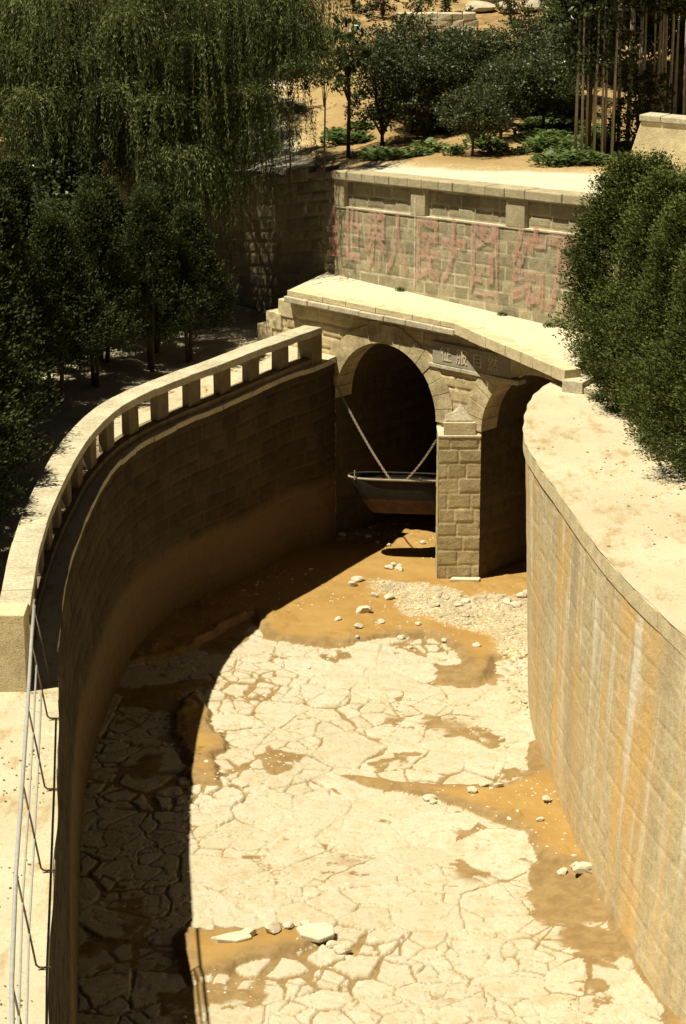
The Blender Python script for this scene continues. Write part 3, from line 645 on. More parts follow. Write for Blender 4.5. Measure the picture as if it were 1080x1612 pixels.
rdc = k.mix(k.ramp(d, [(.4, 0), (.65, 1)]), (.54, .50, .40), (.48, .43, .32))
vg = k.mix(k.ramp(f, [(.4, 0), (.6, 1)]), (.40, .315, .17), (.29, .21, .10))
so_ = k.mix(k.attr('hill'), so_, k.mix(k.ramp(d, [(.4, 0), (.6, 1)]), (.20, .125, .055), (.33, .24, .12))); base = k.mix(k.attr('verge'), so_, vg); base = k.mix(k.attr('road'), base, rdc); k.l(base, b.inputs['Base Color'])
k.bump(k.math('ADD', d, k.math('MULTIPLY', f, .4)), .7, .06, b)
idx = np.arange(U.size).reshape(U.shape); F = np.stack([idx[:-1, :-1], idx[1:, :-1], idx[1:, 1:], idx[:-1, 1:]], -1).reshape(-1, 4)
tag(mesh_np('hillside_ground', np.stack([GX, GY, GZ], -1).reshape(-1, 3), F, m, None, True, None, dict(road=road.ravel(), verge=verge.ravel(), hill=sstep(66, 72, GY).ravel())), kind='structure')
# behind the left wall too: a plain outer ground sheet reaching the horizon
mb = MB(); mb.add([(-900, -300, -.6), (900, -300, -.6), (900, 1500, -.6), (-900, 1500, -.6)], [(0, 1, 2, 3)]); tag(mb.build('outer_ground', M['soil']), kind='structure')

# ------------------------------------------------------------------ stone parapet along the left bank
pa = empty('stone_parapet', (-4.6, 38, ZL)); tag(pa, 'open stone parapet with a broad sunlit coping following the curve of the left bank', 'parapet')
PI_ = [(-.45,50.25),(-1.0,49.35),(-1.55,48.4),(-1.95,47.65),(-2.5,46.6),(-3.05,45.65),(-3.62,44.5),(-4.02,43.4),(-4.27,42.3),(-4.45,40.9),(-4.54,39.3),(-4.58,37.6),(-4.58,35.9),(-4.50,33.9),(-4.30,31.2)]
TP, _ = smooth_path(PI_); sP = np.concatenate([[0], np.cumsum(np.linalg.norm(np.diff(TP, axis=0), axis=1))]); tn = np.gradient(TP, axis=0); tn /= np.linalg.norm(tn, axis=1)[:, None]; nP = np.stack([-tn[:, 1], tn[:, 0]], 1)
LP = float(sP[-1])
ztop = lambda q: 5.06 + .34*(q/LP)**1.2
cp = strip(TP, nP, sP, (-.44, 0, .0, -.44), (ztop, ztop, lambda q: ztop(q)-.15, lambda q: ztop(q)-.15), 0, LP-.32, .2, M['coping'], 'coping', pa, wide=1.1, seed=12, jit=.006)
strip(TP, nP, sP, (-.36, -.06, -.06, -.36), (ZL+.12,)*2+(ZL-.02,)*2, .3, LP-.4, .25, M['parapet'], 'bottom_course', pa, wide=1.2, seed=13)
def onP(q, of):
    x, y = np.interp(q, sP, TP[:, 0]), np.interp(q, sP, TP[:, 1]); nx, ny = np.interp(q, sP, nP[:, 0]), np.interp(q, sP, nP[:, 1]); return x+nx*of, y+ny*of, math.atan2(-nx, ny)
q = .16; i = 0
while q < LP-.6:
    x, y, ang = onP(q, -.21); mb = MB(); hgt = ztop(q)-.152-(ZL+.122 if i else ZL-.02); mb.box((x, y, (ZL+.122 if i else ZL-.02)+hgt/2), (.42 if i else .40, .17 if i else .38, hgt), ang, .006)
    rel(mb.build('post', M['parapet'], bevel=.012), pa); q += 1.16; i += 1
x, y, ang = onP(LP-.16, -.23); mb = MB(); mb.box((x-.02, y-.05, (ZL-.05+5.42)/2), (.42, .50, 5.42-ZL+.05), 0.0, .006); rel(mb.build('end_block', M['dressed'], bevel=.015), pa)

# ------------------------------------------------------------------ iron railing
ra = empty('iron_railing', (-3.9, 28, ZL)); tag(ra, 'thin grey pipe railing with bent iron posts at the near left edge of the canal', 'railing')
fp = [(-4.08, 31.35), (-3.95, 30.0), (-3.71, 27.67), (-3.48, 25.35), (-3.25, 23.0), (-2.98, 20.6), (-2.62, 18.0)]
lean = -.15
tp = [(x+lean-.02, y+.0, ZL+1.14) for x, y in fp]
mb = MB(); mb.tube([tp[0]]+tp[1:], .024, 8); rel(mb.build('top_rail', M['metal'], smooth=True), ra)
for hgt, st_ in ((.78, 1), (.42, 1)):
    mb = MB(); mb.tube([(x+lean*hgt, y, ZL+hgt) for x, y in fp[st_:]], .014, 7); rel(mb.build('lower_rail', M['metal'], smooth=True), ra)
for i, (x, y) in enumerate(fp):
    mb = MB(); mb.tube([(x+lean-.02, y, ZL+1.13), (x+lean*.5, y, ZL+.55), (x, y, ZL+.06), (x+.03, y+.01, ZL+.025), (x+.16, y+.02, ZL+.018)], .013, 6); rel(mb.build('post', M['iron'], smooth=True), ra)

# ------------------------------------------------------------------ hanging boat and chains
bo = empty('wooden_boat', (1.35, 49.45, 1.3)); tag(bo, 'dark wooden boat with red brown bottom hanging on chains in the left arch', 'boat')
ax = Vector((math.cos(R(-6)), math.sin(R(-6)), 0)); ay = Vector((-ax.y, ax.x, 0)); bc = Vector((1.12, 49.5, 1.95))
def bp_(s_, t_, z): return bc + ax*s_ + ay*t_ + Vector((0, 0, z))
def hull(z0, z1, name, mat, n=15, wid=1.0):
    prof = []; V = []; F = []
    # stations from the left end to the right end; z from gunwale (0) to keel (-.75)
    lv = np.linspace(z0, z1, 6)
    def half(s_, z):
        f = (-z/.76); sh = 1.0 - .45*f**2.2; L0 = -1.0+.48*f**1.3; L1 = 1.25-.1*f
        tt = (s_-(L0+L1)/2)/((L1-L0)/2); return .27*sh*max(0, 1-abs(tt)**11)**.5 if abs(tt) < 1 else 0
    for sgn in (1, -1):
        for z in lv:
            L0 = -1.0+.48*(-z/.76)**1.3; L1 = 1.25-.1*(-z/.76)
            for a in np.linspace(0, 1, n):
                s_ = L0+(L1-L0)*(.5-.5*math.cos(math.pi*a)); V.append(tuple(bp_(s_, -sgn*max(.03, half(s_, z)), z)))
    m_ = len(lv)*n
    for g in (0, 1):
        for i_ in range(len(lv)-1):
            for j in range(n-1):
                q_ = (g*m_+i_*n+j, g*m_+i_*n+j+1, g*m_+(i_+1)*n+j+1, g*m_+(i_+1)*n+j); F.append(q_ if g else q_[::-1])
    for i_ in range(len(lv)-1):
        for j in (0, n-1): F.append((i_*n+j, (i_+1)*n+j, m_+(i_+1)*n+j, m_+i_*n+j))
    if z1 < -.7:
        for j in range(n-1): F.append(((len(lv)-1)*n+j, (len(lv)-1)*n+j+1, m_+(len(lv)-1)*n+j+1, m_+(len(lv)-1)*n+j))
    if name == 'hull_side':
        for j in range(n-1): F.append((n*1+j, n*1+j+1, m_+n*1+j+1, m_+n*1+j))  # dark deck faces standing in for the shaded inside of the hull
    mb = MB(); mb.v = V; mb.f = F; return rel(mb.build(name, mat), bo)
hull(0, -.43, 'hull_side', M['boatdark']); hull(-.432, -.76, 'hull_bottom', M['boatred'])
mb = MB(); loop = []
for s_ in [.125-1.135*math.cos(math.pi*q_/21) for q_ in range(22)]: 
    tt = (s_-.125)/1.135; loop.append((s_, .285*max(0, 1-min(1, abs(tt))**4.5)**.55))
f_ = [bp_(s_, -max(t_, .05), .02) for s_, t_ in loop]; bk_ = [bp_(s_, max(t_, .05), .02) for s_, t_ in loop][::-1]
mb.tube(f_, .028, 6); rel(mb.build('gunwale', M['boatwood'], smooth=True), bo); mb = MB(); mb.tube(bk_, .026, 6); rel(mb.build('far_gunwale', M['boatdark'], smooth=True), bo)  # far rim painted dark as arch shade, near rim in plain wood
mb = MB(); mb.tube([bp_(-.85, -.25, .0), bp_(-.85, -.25, .20)], .015, 6); rel(mb.build('oar_pin', M['chain']), bo); mb = MB(); mb.tube([bp_(.55, -.27, .0), bp_(.55, -.27, .08)], .015, 6); rel(mb.build('oar_pin', M['chain']), bo)
def chain(p, q, label, sag=.10, link_=.075, wr=.0065):
    ob = empty('iron_chain', p); tag(ob, label, 'chain'); p, q = Vector(p), Vector(q); n = int((q-p).length/(link_*.62)); mb = MB()
    pts = [p.lerp(q, i_/n) - Vector((0, 0, sag*4*(i_/n)*(1-i_/n))) for i_ in range(n+1)]
    for i_ in range(n):
        c = (pts[i_]+pts[i_+1])/2; d_ = (pts[i_+1]-pts[i_]).normalized(); s1 = d_.orthogonal().normalized(); s1 = Matrix.Rotation((i_ % 2)*math.pi/2+.5, 3, d_) @ s1
        lp = [c + d_*math.cos(a)*link_*.5 + s1*math.sin(a)*link_*.30 for a in [2*math.pi*k_/10 for k_ in range(11)]]; mb.tube(lp, wr, 5, cap=False)
    rel(mb.build('links', M['chain'], smooth=True), ob); return ob
j0 = face(-4.0, .10, 3.72); chain(j0, bp_(-.10, -.26, .04), 'long rusty chain from the left side of the arch down to the boat')
chain(face(-1.2, .02, 2.95), bp_(.26, -.26, .04), 'short rusty chain from the middle pier down to the boat', .06)
mb = MB(); j1 = face(-4.16, .03, 3.80); mb.tube([(j1[0], j1[1]+.15, j1[2]), (j1[0]-.02, j1[1]-.06, j1[2])], .05, 8); mb.tube([(j1[0]-.07, j1[1]-.07, j1[2]-.14), (j1[0]+.06, j1[1]-.07, j1[2]-.02), (j1[0], j1[1]-.06, j1[2]+.08)], .025, 6)
tag(mb.build('iron_ring_bolt', M['chain'], smooth=True), 'rusty iron bolt at the corner where the left canal wall meets the arch', 'bolt')

# ------------------------------------------------------------------ loose stones and gravel
def stone_mesh(seed, flat=.6):
    import bmesh
    bm = bmesh.new(); bmesh.ops.create_icosphere(bm, subdivisions=2, radius=.5); r_ = random.Random(seed)
    pl = [(Vector((r_.gauss(0, 1), r_.gauss(0, 1), r_.gauss(0, .8))).normalized(), r_.uniform(.26, .44)) for _ in range(9)]
    for v in bm.verts:
        for n_, d_ in pl:
            h_ = v.co.dot(n_)-d_
            if h_ > 0: v.co -= n_*h_
        v.co.z *= flat
    me = bpy.data.meshes.new('loose_stone'); bm.to_mesh(me); bm.free(); me.materials.append(M['pebble']); return me
SM = [stone_mesh(100+i, .45+.1*(i % 4)) for i in range(7)]
def bed_z(x, y):
    i_ = int(np.clip((x-xs[0])/XS, 0, len(xs)-1)); j_ = int(np.clip((y-ys[0])/YS, 0, len(ys)-1)); return float(H[i_, j_])
def put_stones(lst, label, grp, cat='stone'):
    for (x, y, s_) in lst:
        o_ = bpy.data.objects.new('loose_stone', rnd.choice(SM)); link(o_); o_.location = (x, y, bed_z(x, y)+s_*.14); a_ = rnd.uniform(.8, 1.25)
        o_.scale = (s_*a_, s_/a_, s_*rnd.uniform(.8, 1.1)); o_.rotation_euler = (rnd.uniform(-.2, .2), rnd.uniform(-.2, .2), rnd.uniform(0, 6.28)); tag(o_, label, cat, grp)
put_stones([(1.08,48.9,.22),(1.18,48.75,.2),(1.0,48.72,.2),(1.22,48.6,.17),(.93,48.75,.16)], 'pale stone in the small cluster on the mud left of the pier foot', 'stones clustered on the mud left of the pier')
put_stones([(-.02,50.9,.2),(.55,50.9,.2),(.75,50.5,.16),(.62,51.4,.14),(1.75,50.4,.16),(1.0,50.3,.13)], 'small pale stone on the mud between the shaded wall and the arch', 'scattered stones on the mud below the left arch')
put_stones([(.2,47.6,.24),(.32,47.9,.27),(.42,45.9,.36),(-.1,45.5,.17),(.3,45.0,.22),(.75,45.3,.2),(.65,46.8,.2),(.95,46.7,.24),(1.15,44.6,.18),(.28,44.5,.12),(1.5,45.2,.17),(1.3,44.2,.14)], 'pale stone lying on the open mud left of the gravel patch', 'stones on the mud left of the gravel')
put_stones([(3.35,46.5,.26),(3.5,46.3,.28),(3.68,46.9,.3),(3.8,47.1,.22),(2.5,46.5,.26),(2.35,46.3,.2),(3.1,46.2,.16),(1.9,46.3,.18),(2.6,44.0,.2),(2.0,44.4,.16)], 'pale stone on the gravel patch in front of the pier', 'stones on the gravel patch')
put_stones([(1.45,36.9,.24),(1.5,36.75,.16),(2.15,37.05,.22),(2.35,37.3,.2),(2.6,37.25,.18),(3.35,36.6,.22),(3.2,35.9,.15)], 'pale stone on the muddy strip near the right canal wall', 'stones on the muddy strip in the middle')
put_stones([(3.72,33.95,.34),(3.6,34.2,.22),(3.85,34.3,.18),(3.4,34.1,.2)], 'pale stone at the foot of the right canal wall', 'stones at the foot of the right wall')
put_stones([(-1.05,32.0,.30),(-.8,32.15,.22),(-1.4,31.85,.26),(-.2,31.9,.2),(0.0,31.5,.26),(.1,31.3,.2),(-.15,31.65,.22),(-.55,32.2,.2)], 'pale stone beside the small mud pool in the foreground', 'stones around the foreground mud pool')
for (x, y, L_, W_, rz, lb) in ((-.42,31.95,.55,.42,.15,'thick squarish pale flagstone lying loose right of the foreground mud pool'),(-1.62,31.75,.62,.22,.25,'long narrow pale flagstone lying loose in the foreground mud pool')):
    mb = MB(); mb.prism([(L_/2*math.cos(a_)*(1+.22*math.sin(a_*3.7+x)), W_/2*math.sin(a_)*(1.1+.25*math.cos(a_*2.3+y))) for a_ in (.3, .9, 1.7, 2.5, 3.3, 4.0, 4.9, 5.7)], 0, [.09+.03*math.sin(q_*1.7) for q_ in range(8)]); o_ = mb.build('loose_flagstone', M['pebble'], bevel=.02)
    o_.location = (x, y, bed_z(x, y)-.03); o_.rotation_euler = (.05, -.03, rz); tag(o_, lb, 'flagstone')
# flat stones at the pier foot
mb = MB(); mb.prism([(-.32,-.08),(.3,-.1),(.34,.05),(-.25,.08)], 0, .07); o_ = mb.build('loose_flagstone', M['pebble'], bevel=.015); o_.location = (2.55, 47.93, bed_z(2.55, 47.9)-.01); tag(o_, 'thin pale flagstone lying against the foot of the middle pier', 'flagstone')
def scatter(name, pts_fn, n, mat, size, label, cat):
    bv = np.array([v.co[:] for v in SM[0].vertices]); bf = np.array([p.vertices[:] for p in SM[0].polygons]); V = []; F = []; cnt = 0; r_ = np.random.default_rng(4)
    while cnt < n:
        x, y = pts_fn(r_); 
        if x is None: continue
        s_ = size*(.35+1.1*r_.random()**1.6)*(2.1 if r_.random() < .07 else 1); a_ = r_.uniform(0, 6.28); c_, s2 = math.cos(a_), math.sin(a_); v = bv*[s_, s_*r_.uniform(.6, 1), s_*.8]
        v = np.stack([v[:, 0]*c_-v[:, 1]*s2+x, v[:, 0]*s2+v[:, 1]*c_+y, v[:, 2]+bed_z(x, y)+s_*.02], 1); F.append(bf+len(bv)*cnt); V.append(v); cnt += 1
    return tag(mesh_np(name, np.concatenate(V), np.concatenate(F), mat), label, cat, kind='stuff')
def gp(r_):
    x, y = r_.uniform(.5, 4), r_.uniform(40.5, 48.2)
    g_ = float(gm[int((x-xs[0])/XS), int((y-ys[0])/YS)]); return (x, y) if r_.random() < g_*(.9 if y > 43.8 else .35) else (None, None)
M['grit'] = rock_mat('dusty gravel', (.33, .275, .18), (.48, .42, .30), sc_=1.5, bump=.02)
scatter('gravel', gp, 3600, M['grit'], .085, 'patch of pale gravel spread on the mud in front of the pier', 'gravel')
def gp2(r_):
    x, y = r_.uniform(-4.2, 4.4), r_.uniform(28, 52); i_, j_ = int((x-xs[0])/XS), int((y-ys[0])/YS)
    dn = float(vnoise(np.array([x*.7]), np.array([y*.6]), seed=123)[0]); lim = .9 if stone[i_, j_] < .5 else .25
    return (x, y) if r_.random() < lim*max(0, dn+.25) else (None, None)
scatter('rubble', gp2, 1500, M['pebble'], .045, 'fine stone chips strewn over the canal bed', 'rubble')

# ------------------------------------------------------------------ foliage
def leaf_quads(C, Dr, Nr, L, W_, r_):
    """C centres (n,3), Dr long axis, Nr approx normal -> quad verts"""
    Dr = Dr/np.linalg.norm(Dr, axis=1)[:, None]; S_ = np.cross(Dr, Nr); S_ /= (np.linalg.norm(S_, axis=1)[:, None]+1e-9)
    L = L[:, None]; W_ = W_[:, None]
    V = np.stack([C-Dr*L*.5, C+S_*W_*.5-Dr*L*.05, C+Dr*L*.5, C-S_*W_*.5-Dr*L*.05], 1)
    return V.reshape(-1, 3)
def leaf_mesh(name, C, Dr, Nr, L, W_, tone, mat, parent):
    V = leaf_quads(C, Dr, Nr, L, W_, None); F = np.arange(len(V)).reshape(-1, 4)
    return mesh_np(name, V, F, mat, parent, False, None, dict(tone=np.repeat(tone, 4)))
def runit(r_, n):
    v = r_.normal(size=(n, 3)); return v/np.linalg.norm(v, axis=1)[:, None]
def clump_crown(name, mat, parent, r_, blobs, per, leaf, shape_z=.8, upright=.0, tone_hi=.5):
    """leaves gathered in twig clumps over the shells of several blobs [(x,y,z,rad)]"""
    C = []; Dd = []; T_ = []
    for (x, y, z, rd_) in blobs:
        nc = max(6, int(per*rd_*rd_)); d_ = runit(r_, nc); rr_ = rd_*(.55+.5*r_.random(nc)**.6); cc = d_*rr_[:, None]*[1, 1, shape_z]+[x, y, z]
        tn_ = r_.random(nc)
        for c_, dd2, tt in zip(cc, d_, tn_):
            k_ = r_.integers(9, 17); off = r_.normal(size=(k_, 3))*rd_*.14+dd2*r_.random((k_, 1))*rd_*.12; C.append(c_+off)
            Dd.append(runit(r_, k_)*.8+dd2*.8+[0, 0, upright]); T_.append(np.clip(tt*.6+r_.random(k_)*.4, 0, 1))
    C = np.concatenate(C); Dd = np.concatenate(Dd); T_ = np.concatenate(T_); n = len(C)
    return leaf_mesh(name, C, Dd, runit(r_, n)+[0, 0, .8], leaf*(.7+.6*r_.random(n)), leaf*.55*(.7+.6*r_.random(n)), T_, mat, parent)
def trunk(parent, pts, r0, r1, mat=None, name='trunk', limbs=()):
    mb = MB(); n = len(pts); mb.tube(pts, [r0+(r1-r0)*i_/(n-1) for i_ in range(n)], 8)
    for l_ in limbs: mb.tube(l_, [r1*.9*(1-.7*i_/(len(l_)-1)) for i_ in range(len(l_))], 5)
    return mb.build(name, mat or M['bark'], parent, smooth=True)
# --- arborvitae: layered upright sprays
def arborvitae(name, h, rad, seed, mat, n_sprays=1500, base=.15, stems=1, point=0, lump=.34):
    r_ = np.random.default_rng(seed); root = empty(name); C = []; Dd = []; Nn = []; T_ = []
    for i_ in range(n_sprays):
        f = r_.random()**.85; z = base*h+f*(1-base)*h; a = r_.random()*2*math.pi
        prof = rad*(1-point*f**1.5*.75)*(math.sin(min(1, (1-f)*1.25+.04)*math.pi/2)**.75)*(.62+.38*min(1, f*6+.25))
        lm = .80+lump*vnoise(np.array([a*1.6]), np.array([z*1.4]), seed=seed)[0]+.24*vnoise(np.array([a*4.5]), np.array([z*3.6]), seed=seed+1)[0]
        rr_ = prof*lm*(.62+.40*r_.random()**.5); rr_ *= 1.13 if r_.random() < .06 else 1; c_ = np.array([math.cos(a)*rr_, math.sin(a)*rr_, z])
        o_ = np.array([math.cos(a), math.sin(a), .75+.5*f]); o_ /= np.linalg.norm(o_); k_ = 24
        t_ = r_.random((k_, 1))*.30*(.8+.4*rad); fan = r_.normal(size=(k_, 3))*.045; C.append(c_+o_*t_+fan*(t_+.4)*2)
        Dd.append(np.tile(o_, (k_, 1))+r_.normal(size=(k_, 3))*.45); T_.append(np.clip((r_.random()**2)*.6+.35*r_.random(k_)+t_[:, 0]*1.0*(f*.4+.4)-.1, 0, 1))
    C = np.concatenate(C); Dd = np.concatenate(Dd); T_ = np.concatenate(T_); n = len(C)
    leaf_mesh('crown', C, Dd, runit(r_, n), .062*(.6+.8*r_.random(n)), .030*(.6+.8*r_.random(n)), T_, mat, root)
    for s_ in range(stems):
        a = r_.random()*6.28; q_ = .0 if stems == 1 else .18; trunk(root, [(math.cos(a)*q_*.4, math.sin(a)*q_*.4, -.1), (math.cos(a)*q_, math.sin(a)*q_, h*.35), (math.cos(a)*q_*1.3, math.sin(a)*q_*1.3, h*.8)], .05, .012)
    return root
def place(o_, x, y, z, rz=0, s_=1, label=None, cat=None, grp=None):
    o_.location = (x, y, z); o_.rotation_euler = (0, 0, rz); o_.scale = (s_,)*3 if not hasattr(s_, '__len__') else s_; tag(o_, label, cat, grp); return o_
tb = arborvitae('arborvitae', 5.0, 1.15, 301, M['arbor'], 3000, base=.03)
specR = [(5.50,44.6,(1.2,1.15,.84),'tall green arborvitae right of the bridge deck, farthest of the right bank row'),(5.85,42.6,(1.1,1.1,.84),'dense green arborvitae on the right bank, second of the row from the bridge'),(6.0,40.6,(1.05,1.05,.82),'dense green arborvitae on the right bank in the middle of the row'),(6.3,38.6,(1.05,1.05,.8),'dense green arborvitae at the right edge, second nearest of the right bank row'),(6.75,36.5,(1.05,1.05,.78),'dense green arborvitae at the right edge, nearest of the right bank row'),(7.5,43.5,(1.1,1.1,.86),'dense green arborvitae behind the row on the right bank')]
for i, (x, y, s_, lb) in enumerate(specR):
    place(tb if i == 0 else copy_tree(tb), x, y, ZR, i*1.3, s_, lb, 'tree', 'arborvitae on the right bank')
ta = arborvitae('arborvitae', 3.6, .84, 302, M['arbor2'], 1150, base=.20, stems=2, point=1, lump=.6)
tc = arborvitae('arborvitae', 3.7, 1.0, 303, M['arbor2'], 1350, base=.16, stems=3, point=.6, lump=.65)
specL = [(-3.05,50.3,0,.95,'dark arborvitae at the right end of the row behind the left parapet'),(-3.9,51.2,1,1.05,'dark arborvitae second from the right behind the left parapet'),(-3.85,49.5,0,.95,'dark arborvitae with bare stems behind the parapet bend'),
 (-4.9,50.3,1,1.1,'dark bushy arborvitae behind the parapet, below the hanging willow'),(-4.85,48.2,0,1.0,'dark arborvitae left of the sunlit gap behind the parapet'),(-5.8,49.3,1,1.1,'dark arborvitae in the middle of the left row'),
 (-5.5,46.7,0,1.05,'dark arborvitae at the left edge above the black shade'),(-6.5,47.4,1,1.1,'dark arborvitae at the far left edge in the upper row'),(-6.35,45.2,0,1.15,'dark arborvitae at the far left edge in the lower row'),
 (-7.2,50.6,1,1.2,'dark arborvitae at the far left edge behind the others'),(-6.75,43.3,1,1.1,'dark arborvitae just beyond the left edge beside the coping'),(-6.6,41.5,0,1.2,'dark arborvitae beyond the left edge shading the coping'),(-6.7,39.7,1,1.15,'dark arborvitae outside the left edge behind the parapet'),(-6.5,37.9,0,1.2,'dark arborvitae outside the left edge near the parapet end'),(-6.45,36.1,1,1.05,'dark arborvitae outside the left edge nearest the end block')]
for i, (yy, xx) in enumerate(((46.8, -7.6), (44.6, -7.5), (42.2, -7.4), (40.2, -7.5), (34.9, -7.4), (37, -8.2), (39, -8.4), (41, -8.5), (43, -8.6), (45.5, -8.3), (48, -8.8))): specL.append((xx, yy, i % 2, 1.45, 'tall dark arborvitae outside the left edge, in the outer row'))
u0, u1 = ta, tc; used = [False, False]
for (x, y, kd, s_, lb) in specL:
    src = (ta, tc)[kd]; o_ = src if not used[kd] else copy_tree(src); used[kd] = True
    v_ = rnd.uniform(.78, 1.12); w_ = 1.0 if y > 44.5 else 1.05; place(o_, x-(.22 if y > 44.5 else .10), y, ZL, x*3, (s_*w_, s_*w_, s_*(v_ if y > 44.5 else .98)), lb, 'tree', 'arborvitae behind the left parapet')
# --- rounded leafy trees
def leafy(name, seed, mat, h, rad, n_blobs=9, leaf=.10, per=60, trunk_h=.7, tall=1.0, tr=.06, bmat=None):
    r_ = np.random.default_rng(seed); root = empty(name); bl = []; limbs = []
    zc = trunk_h+(h-trunk_h)*.5
    for i_ in range(n_blobs):
        a = r_.random()*6.28; q_ = rad*.62*math.sqrt(r_.random()); z = trunk_h+(h-trunk_h)*(.15+.75*(i_+.5)/n_blobs); sh = math.sin(min(.98, max(.12, (z-trunk_h)/(h-trunk_h)))*math.pi)**.5
        bl.append((math.cos(a)*q_*sh, math.sin(a)*q_*sh, z, rad*r_.uniform(.42, .62)*(.6+.4*sh)))
        if trunk_h < 2.4: limbs.append([(0, 0, trunk_h*.9), (math.cos(a)*q_*.4, math.sin(a)*q_*.4, (trunk_h+z)/2), (math.cos(a)*q_*sh, math.sin(a)*q_*sh, z)])
    clump_crown('crown', mat, root, r_, bl, per, leaf)
    trunk(root, [(0, 0, -.15), (.03, .02, trunk_h), (0, .03, h*(.6 if trunk_h < 2.4 else .9))], tr, tr*.5, bmat, limbs=limbs); return root
oa = leafy('orchard_tree', 401, M['orchard'], 3.0, 1.15, 10, .095, 150, .75); ob_ = leafy('orchard_tree', 402, M['orchard'], 2.7, 1.3, 11, .10, 140, .7); oc = leafy('orchard_tree', 403, M['orchard'], 3.4, 1.1, 12, .095, 150, .3)
specO = [(2.05,58.9,0,1.0,'dark orchard tree right of the road bend bush, with bare soil before it'),(3.3,59.2,0,1.1,'dark orchard tree just behind the green weeds in the clearing'),(4.75,57.6,1,.95,'low dark orchard tree left of the front clump of slender trunks'),(2.7,61.0,1,1.1,'bushy orchard tree filling the gap in the second row'),(5.0,62.8,0,1.1,'orchard tree in the third row behind the glossy tree'),(1.9,64.2,1,1.1,'bushy orchard tree in the third row near the road'),(2.9,65.2,0,1.1,'orchard tree in the third row near the centre'),(4.1,65.6,1,1.1,'bushy orchard tree in the third row towards the right'),(.95,58.4,2,1.0,'dense dark bushy tree reaching the ground at the road bend'),(1.6,61.0,2,.95,'dark bushy tree behind the one at the road bend'),(2.5,62.4,1,.95,'orchard tree with a visible short trunk left of the middle of the orchard'),
 (3.05,63.6,0,1.0,'orchard tree in the second row left of the centre'),(2.94,54.9,1,.80,'small round orchard tree with a thin trunk closest to the road'),(3.75,57.3,1,.95,'wide dark orchard tree just behind the small roadside one'),(4.5,59.8,0,1.0,'orchard tree behind the wide dark one'),
 (3.4,66.5,1,1.05,'orchard tree in the third row at the centre'),(4.9,64.0,0,1.05,'orchard tree in the third row right of the centre'),(2.0,66.8,0,1.0,'orchard tree in the back row near the pale terrace'),(5.9,62.5,1,1.0,'orchard tree left of the slender trunk grove'),(5.6,67.5,0,1.1,'orchard tree in the back row under the pale rocks'),
 (.4,64.5,0,1.1,'orchard tree beyond the road bend beside the willow'),(1.7,59.6,1,1.0,'low dark orchard tree close behind the road bend bush'),(2.3,60.4,0,1.0,'dark orchard tree in the second row behind the bare soil'),(3.1,60.9,1,1.05,'broad dark orchard tree behind the weedy clearing'),(4.0,61.8,0,1.0,'dark orchard tree in the second row right of the centre'),(5.2,61.2,1,1.05,'broad dark orchard tree left of the glossy tree'),(1.0,61.5,0,1.1,'dark orchard tree behind the pale leaved young tree'),(-.3,66.5,1,1.2,'dark orchard tree behind the bend beside the willow'),(3.9,68.5,1,1.2,'broad orchard tree in the fourth row'),(6.6,64.5,0,1.2,'dark orchard tree behind the slender trunks')]
usedk = [0, 0, 0]
for (x, y, kd, s_, lb) in specO:
    if y > 63.0: continue
    src = (oa, ob_, oc)[kd]; o_ = src if not usedk[kd] else copy_tree(src); usedk[kd] = 1
    s_ *= .84 if kd == 2 else .70
    place(o_, x, y, float(gz(x, y)), x*2.3+y, (s_*1.12, s_*1.12, s_), lb, 'tree', 'trees of the orchard above the road')
# far sparse hillside shrubs
hs = leafy('hillside_bush', 404, M['orchard'], 1.6, .9, 6, .12, 90, .2)
spH = [(2.2,73.2,.6),(3.1,74,.7),(1.2,73.5,.8),(5.0,73.0,.7),(6.3,73.2,.8),(.3,74.5,.9),(3.9,77.5,.8),(1.8,76.5,.8),(1.9,79.5,.9),(3.4,81,1.1),(5.4,80,.9),(6.6,83,1.2),(.4,82,1.3),(-1,80,1.2),(8.2,80,1.5),(9.8,77,1.6),(-2.5,84,1.6),(4.3,85.5,1.2),(7.5,88,1.5),(2.4,88,1.4)]
for i, (x, y, s_) in enumerate(spH):
    place(hs if i == 0 else copy_tree(hs), x, y, float(gz(x, y)), i, s_, 'dark bush on the terraced hillside above the orchard', 'bush', 'bushes on the far hillside')
# young roadside tree with large pale leaves on a bare stem
bl_ = leafy('roadside_tree', 410, M['glossy'], 3.6, .62, 7, .17, 70, 1.5, tr=.05); place(bl_, .12, 57.3, float(gz(.12, 57.3)), 0, 1, 'young tree with large pale leaves beside the orchard road bend', 'tree')
# thin bare-stemmed saplings right behind the wall
sp = leafy('sapling', 411, M['orchard'], 3.3, .55, 6, .08, 90, 1.7, tr=.022)
for i, (x, y, lb) in enumerate(((-.42,52.9,'thin dark sapling rising from the wall top between willow and road bend'),(-1.18,53.9,'thin dark sapling on the wall top among the willow strands'))):
    place(sp if i == 0 else copy_tree(sp), x, y+.35, float(gz(x, y+.3))-.1, i*2, 1, lb, 'sapling', 'saplings along the wall top')
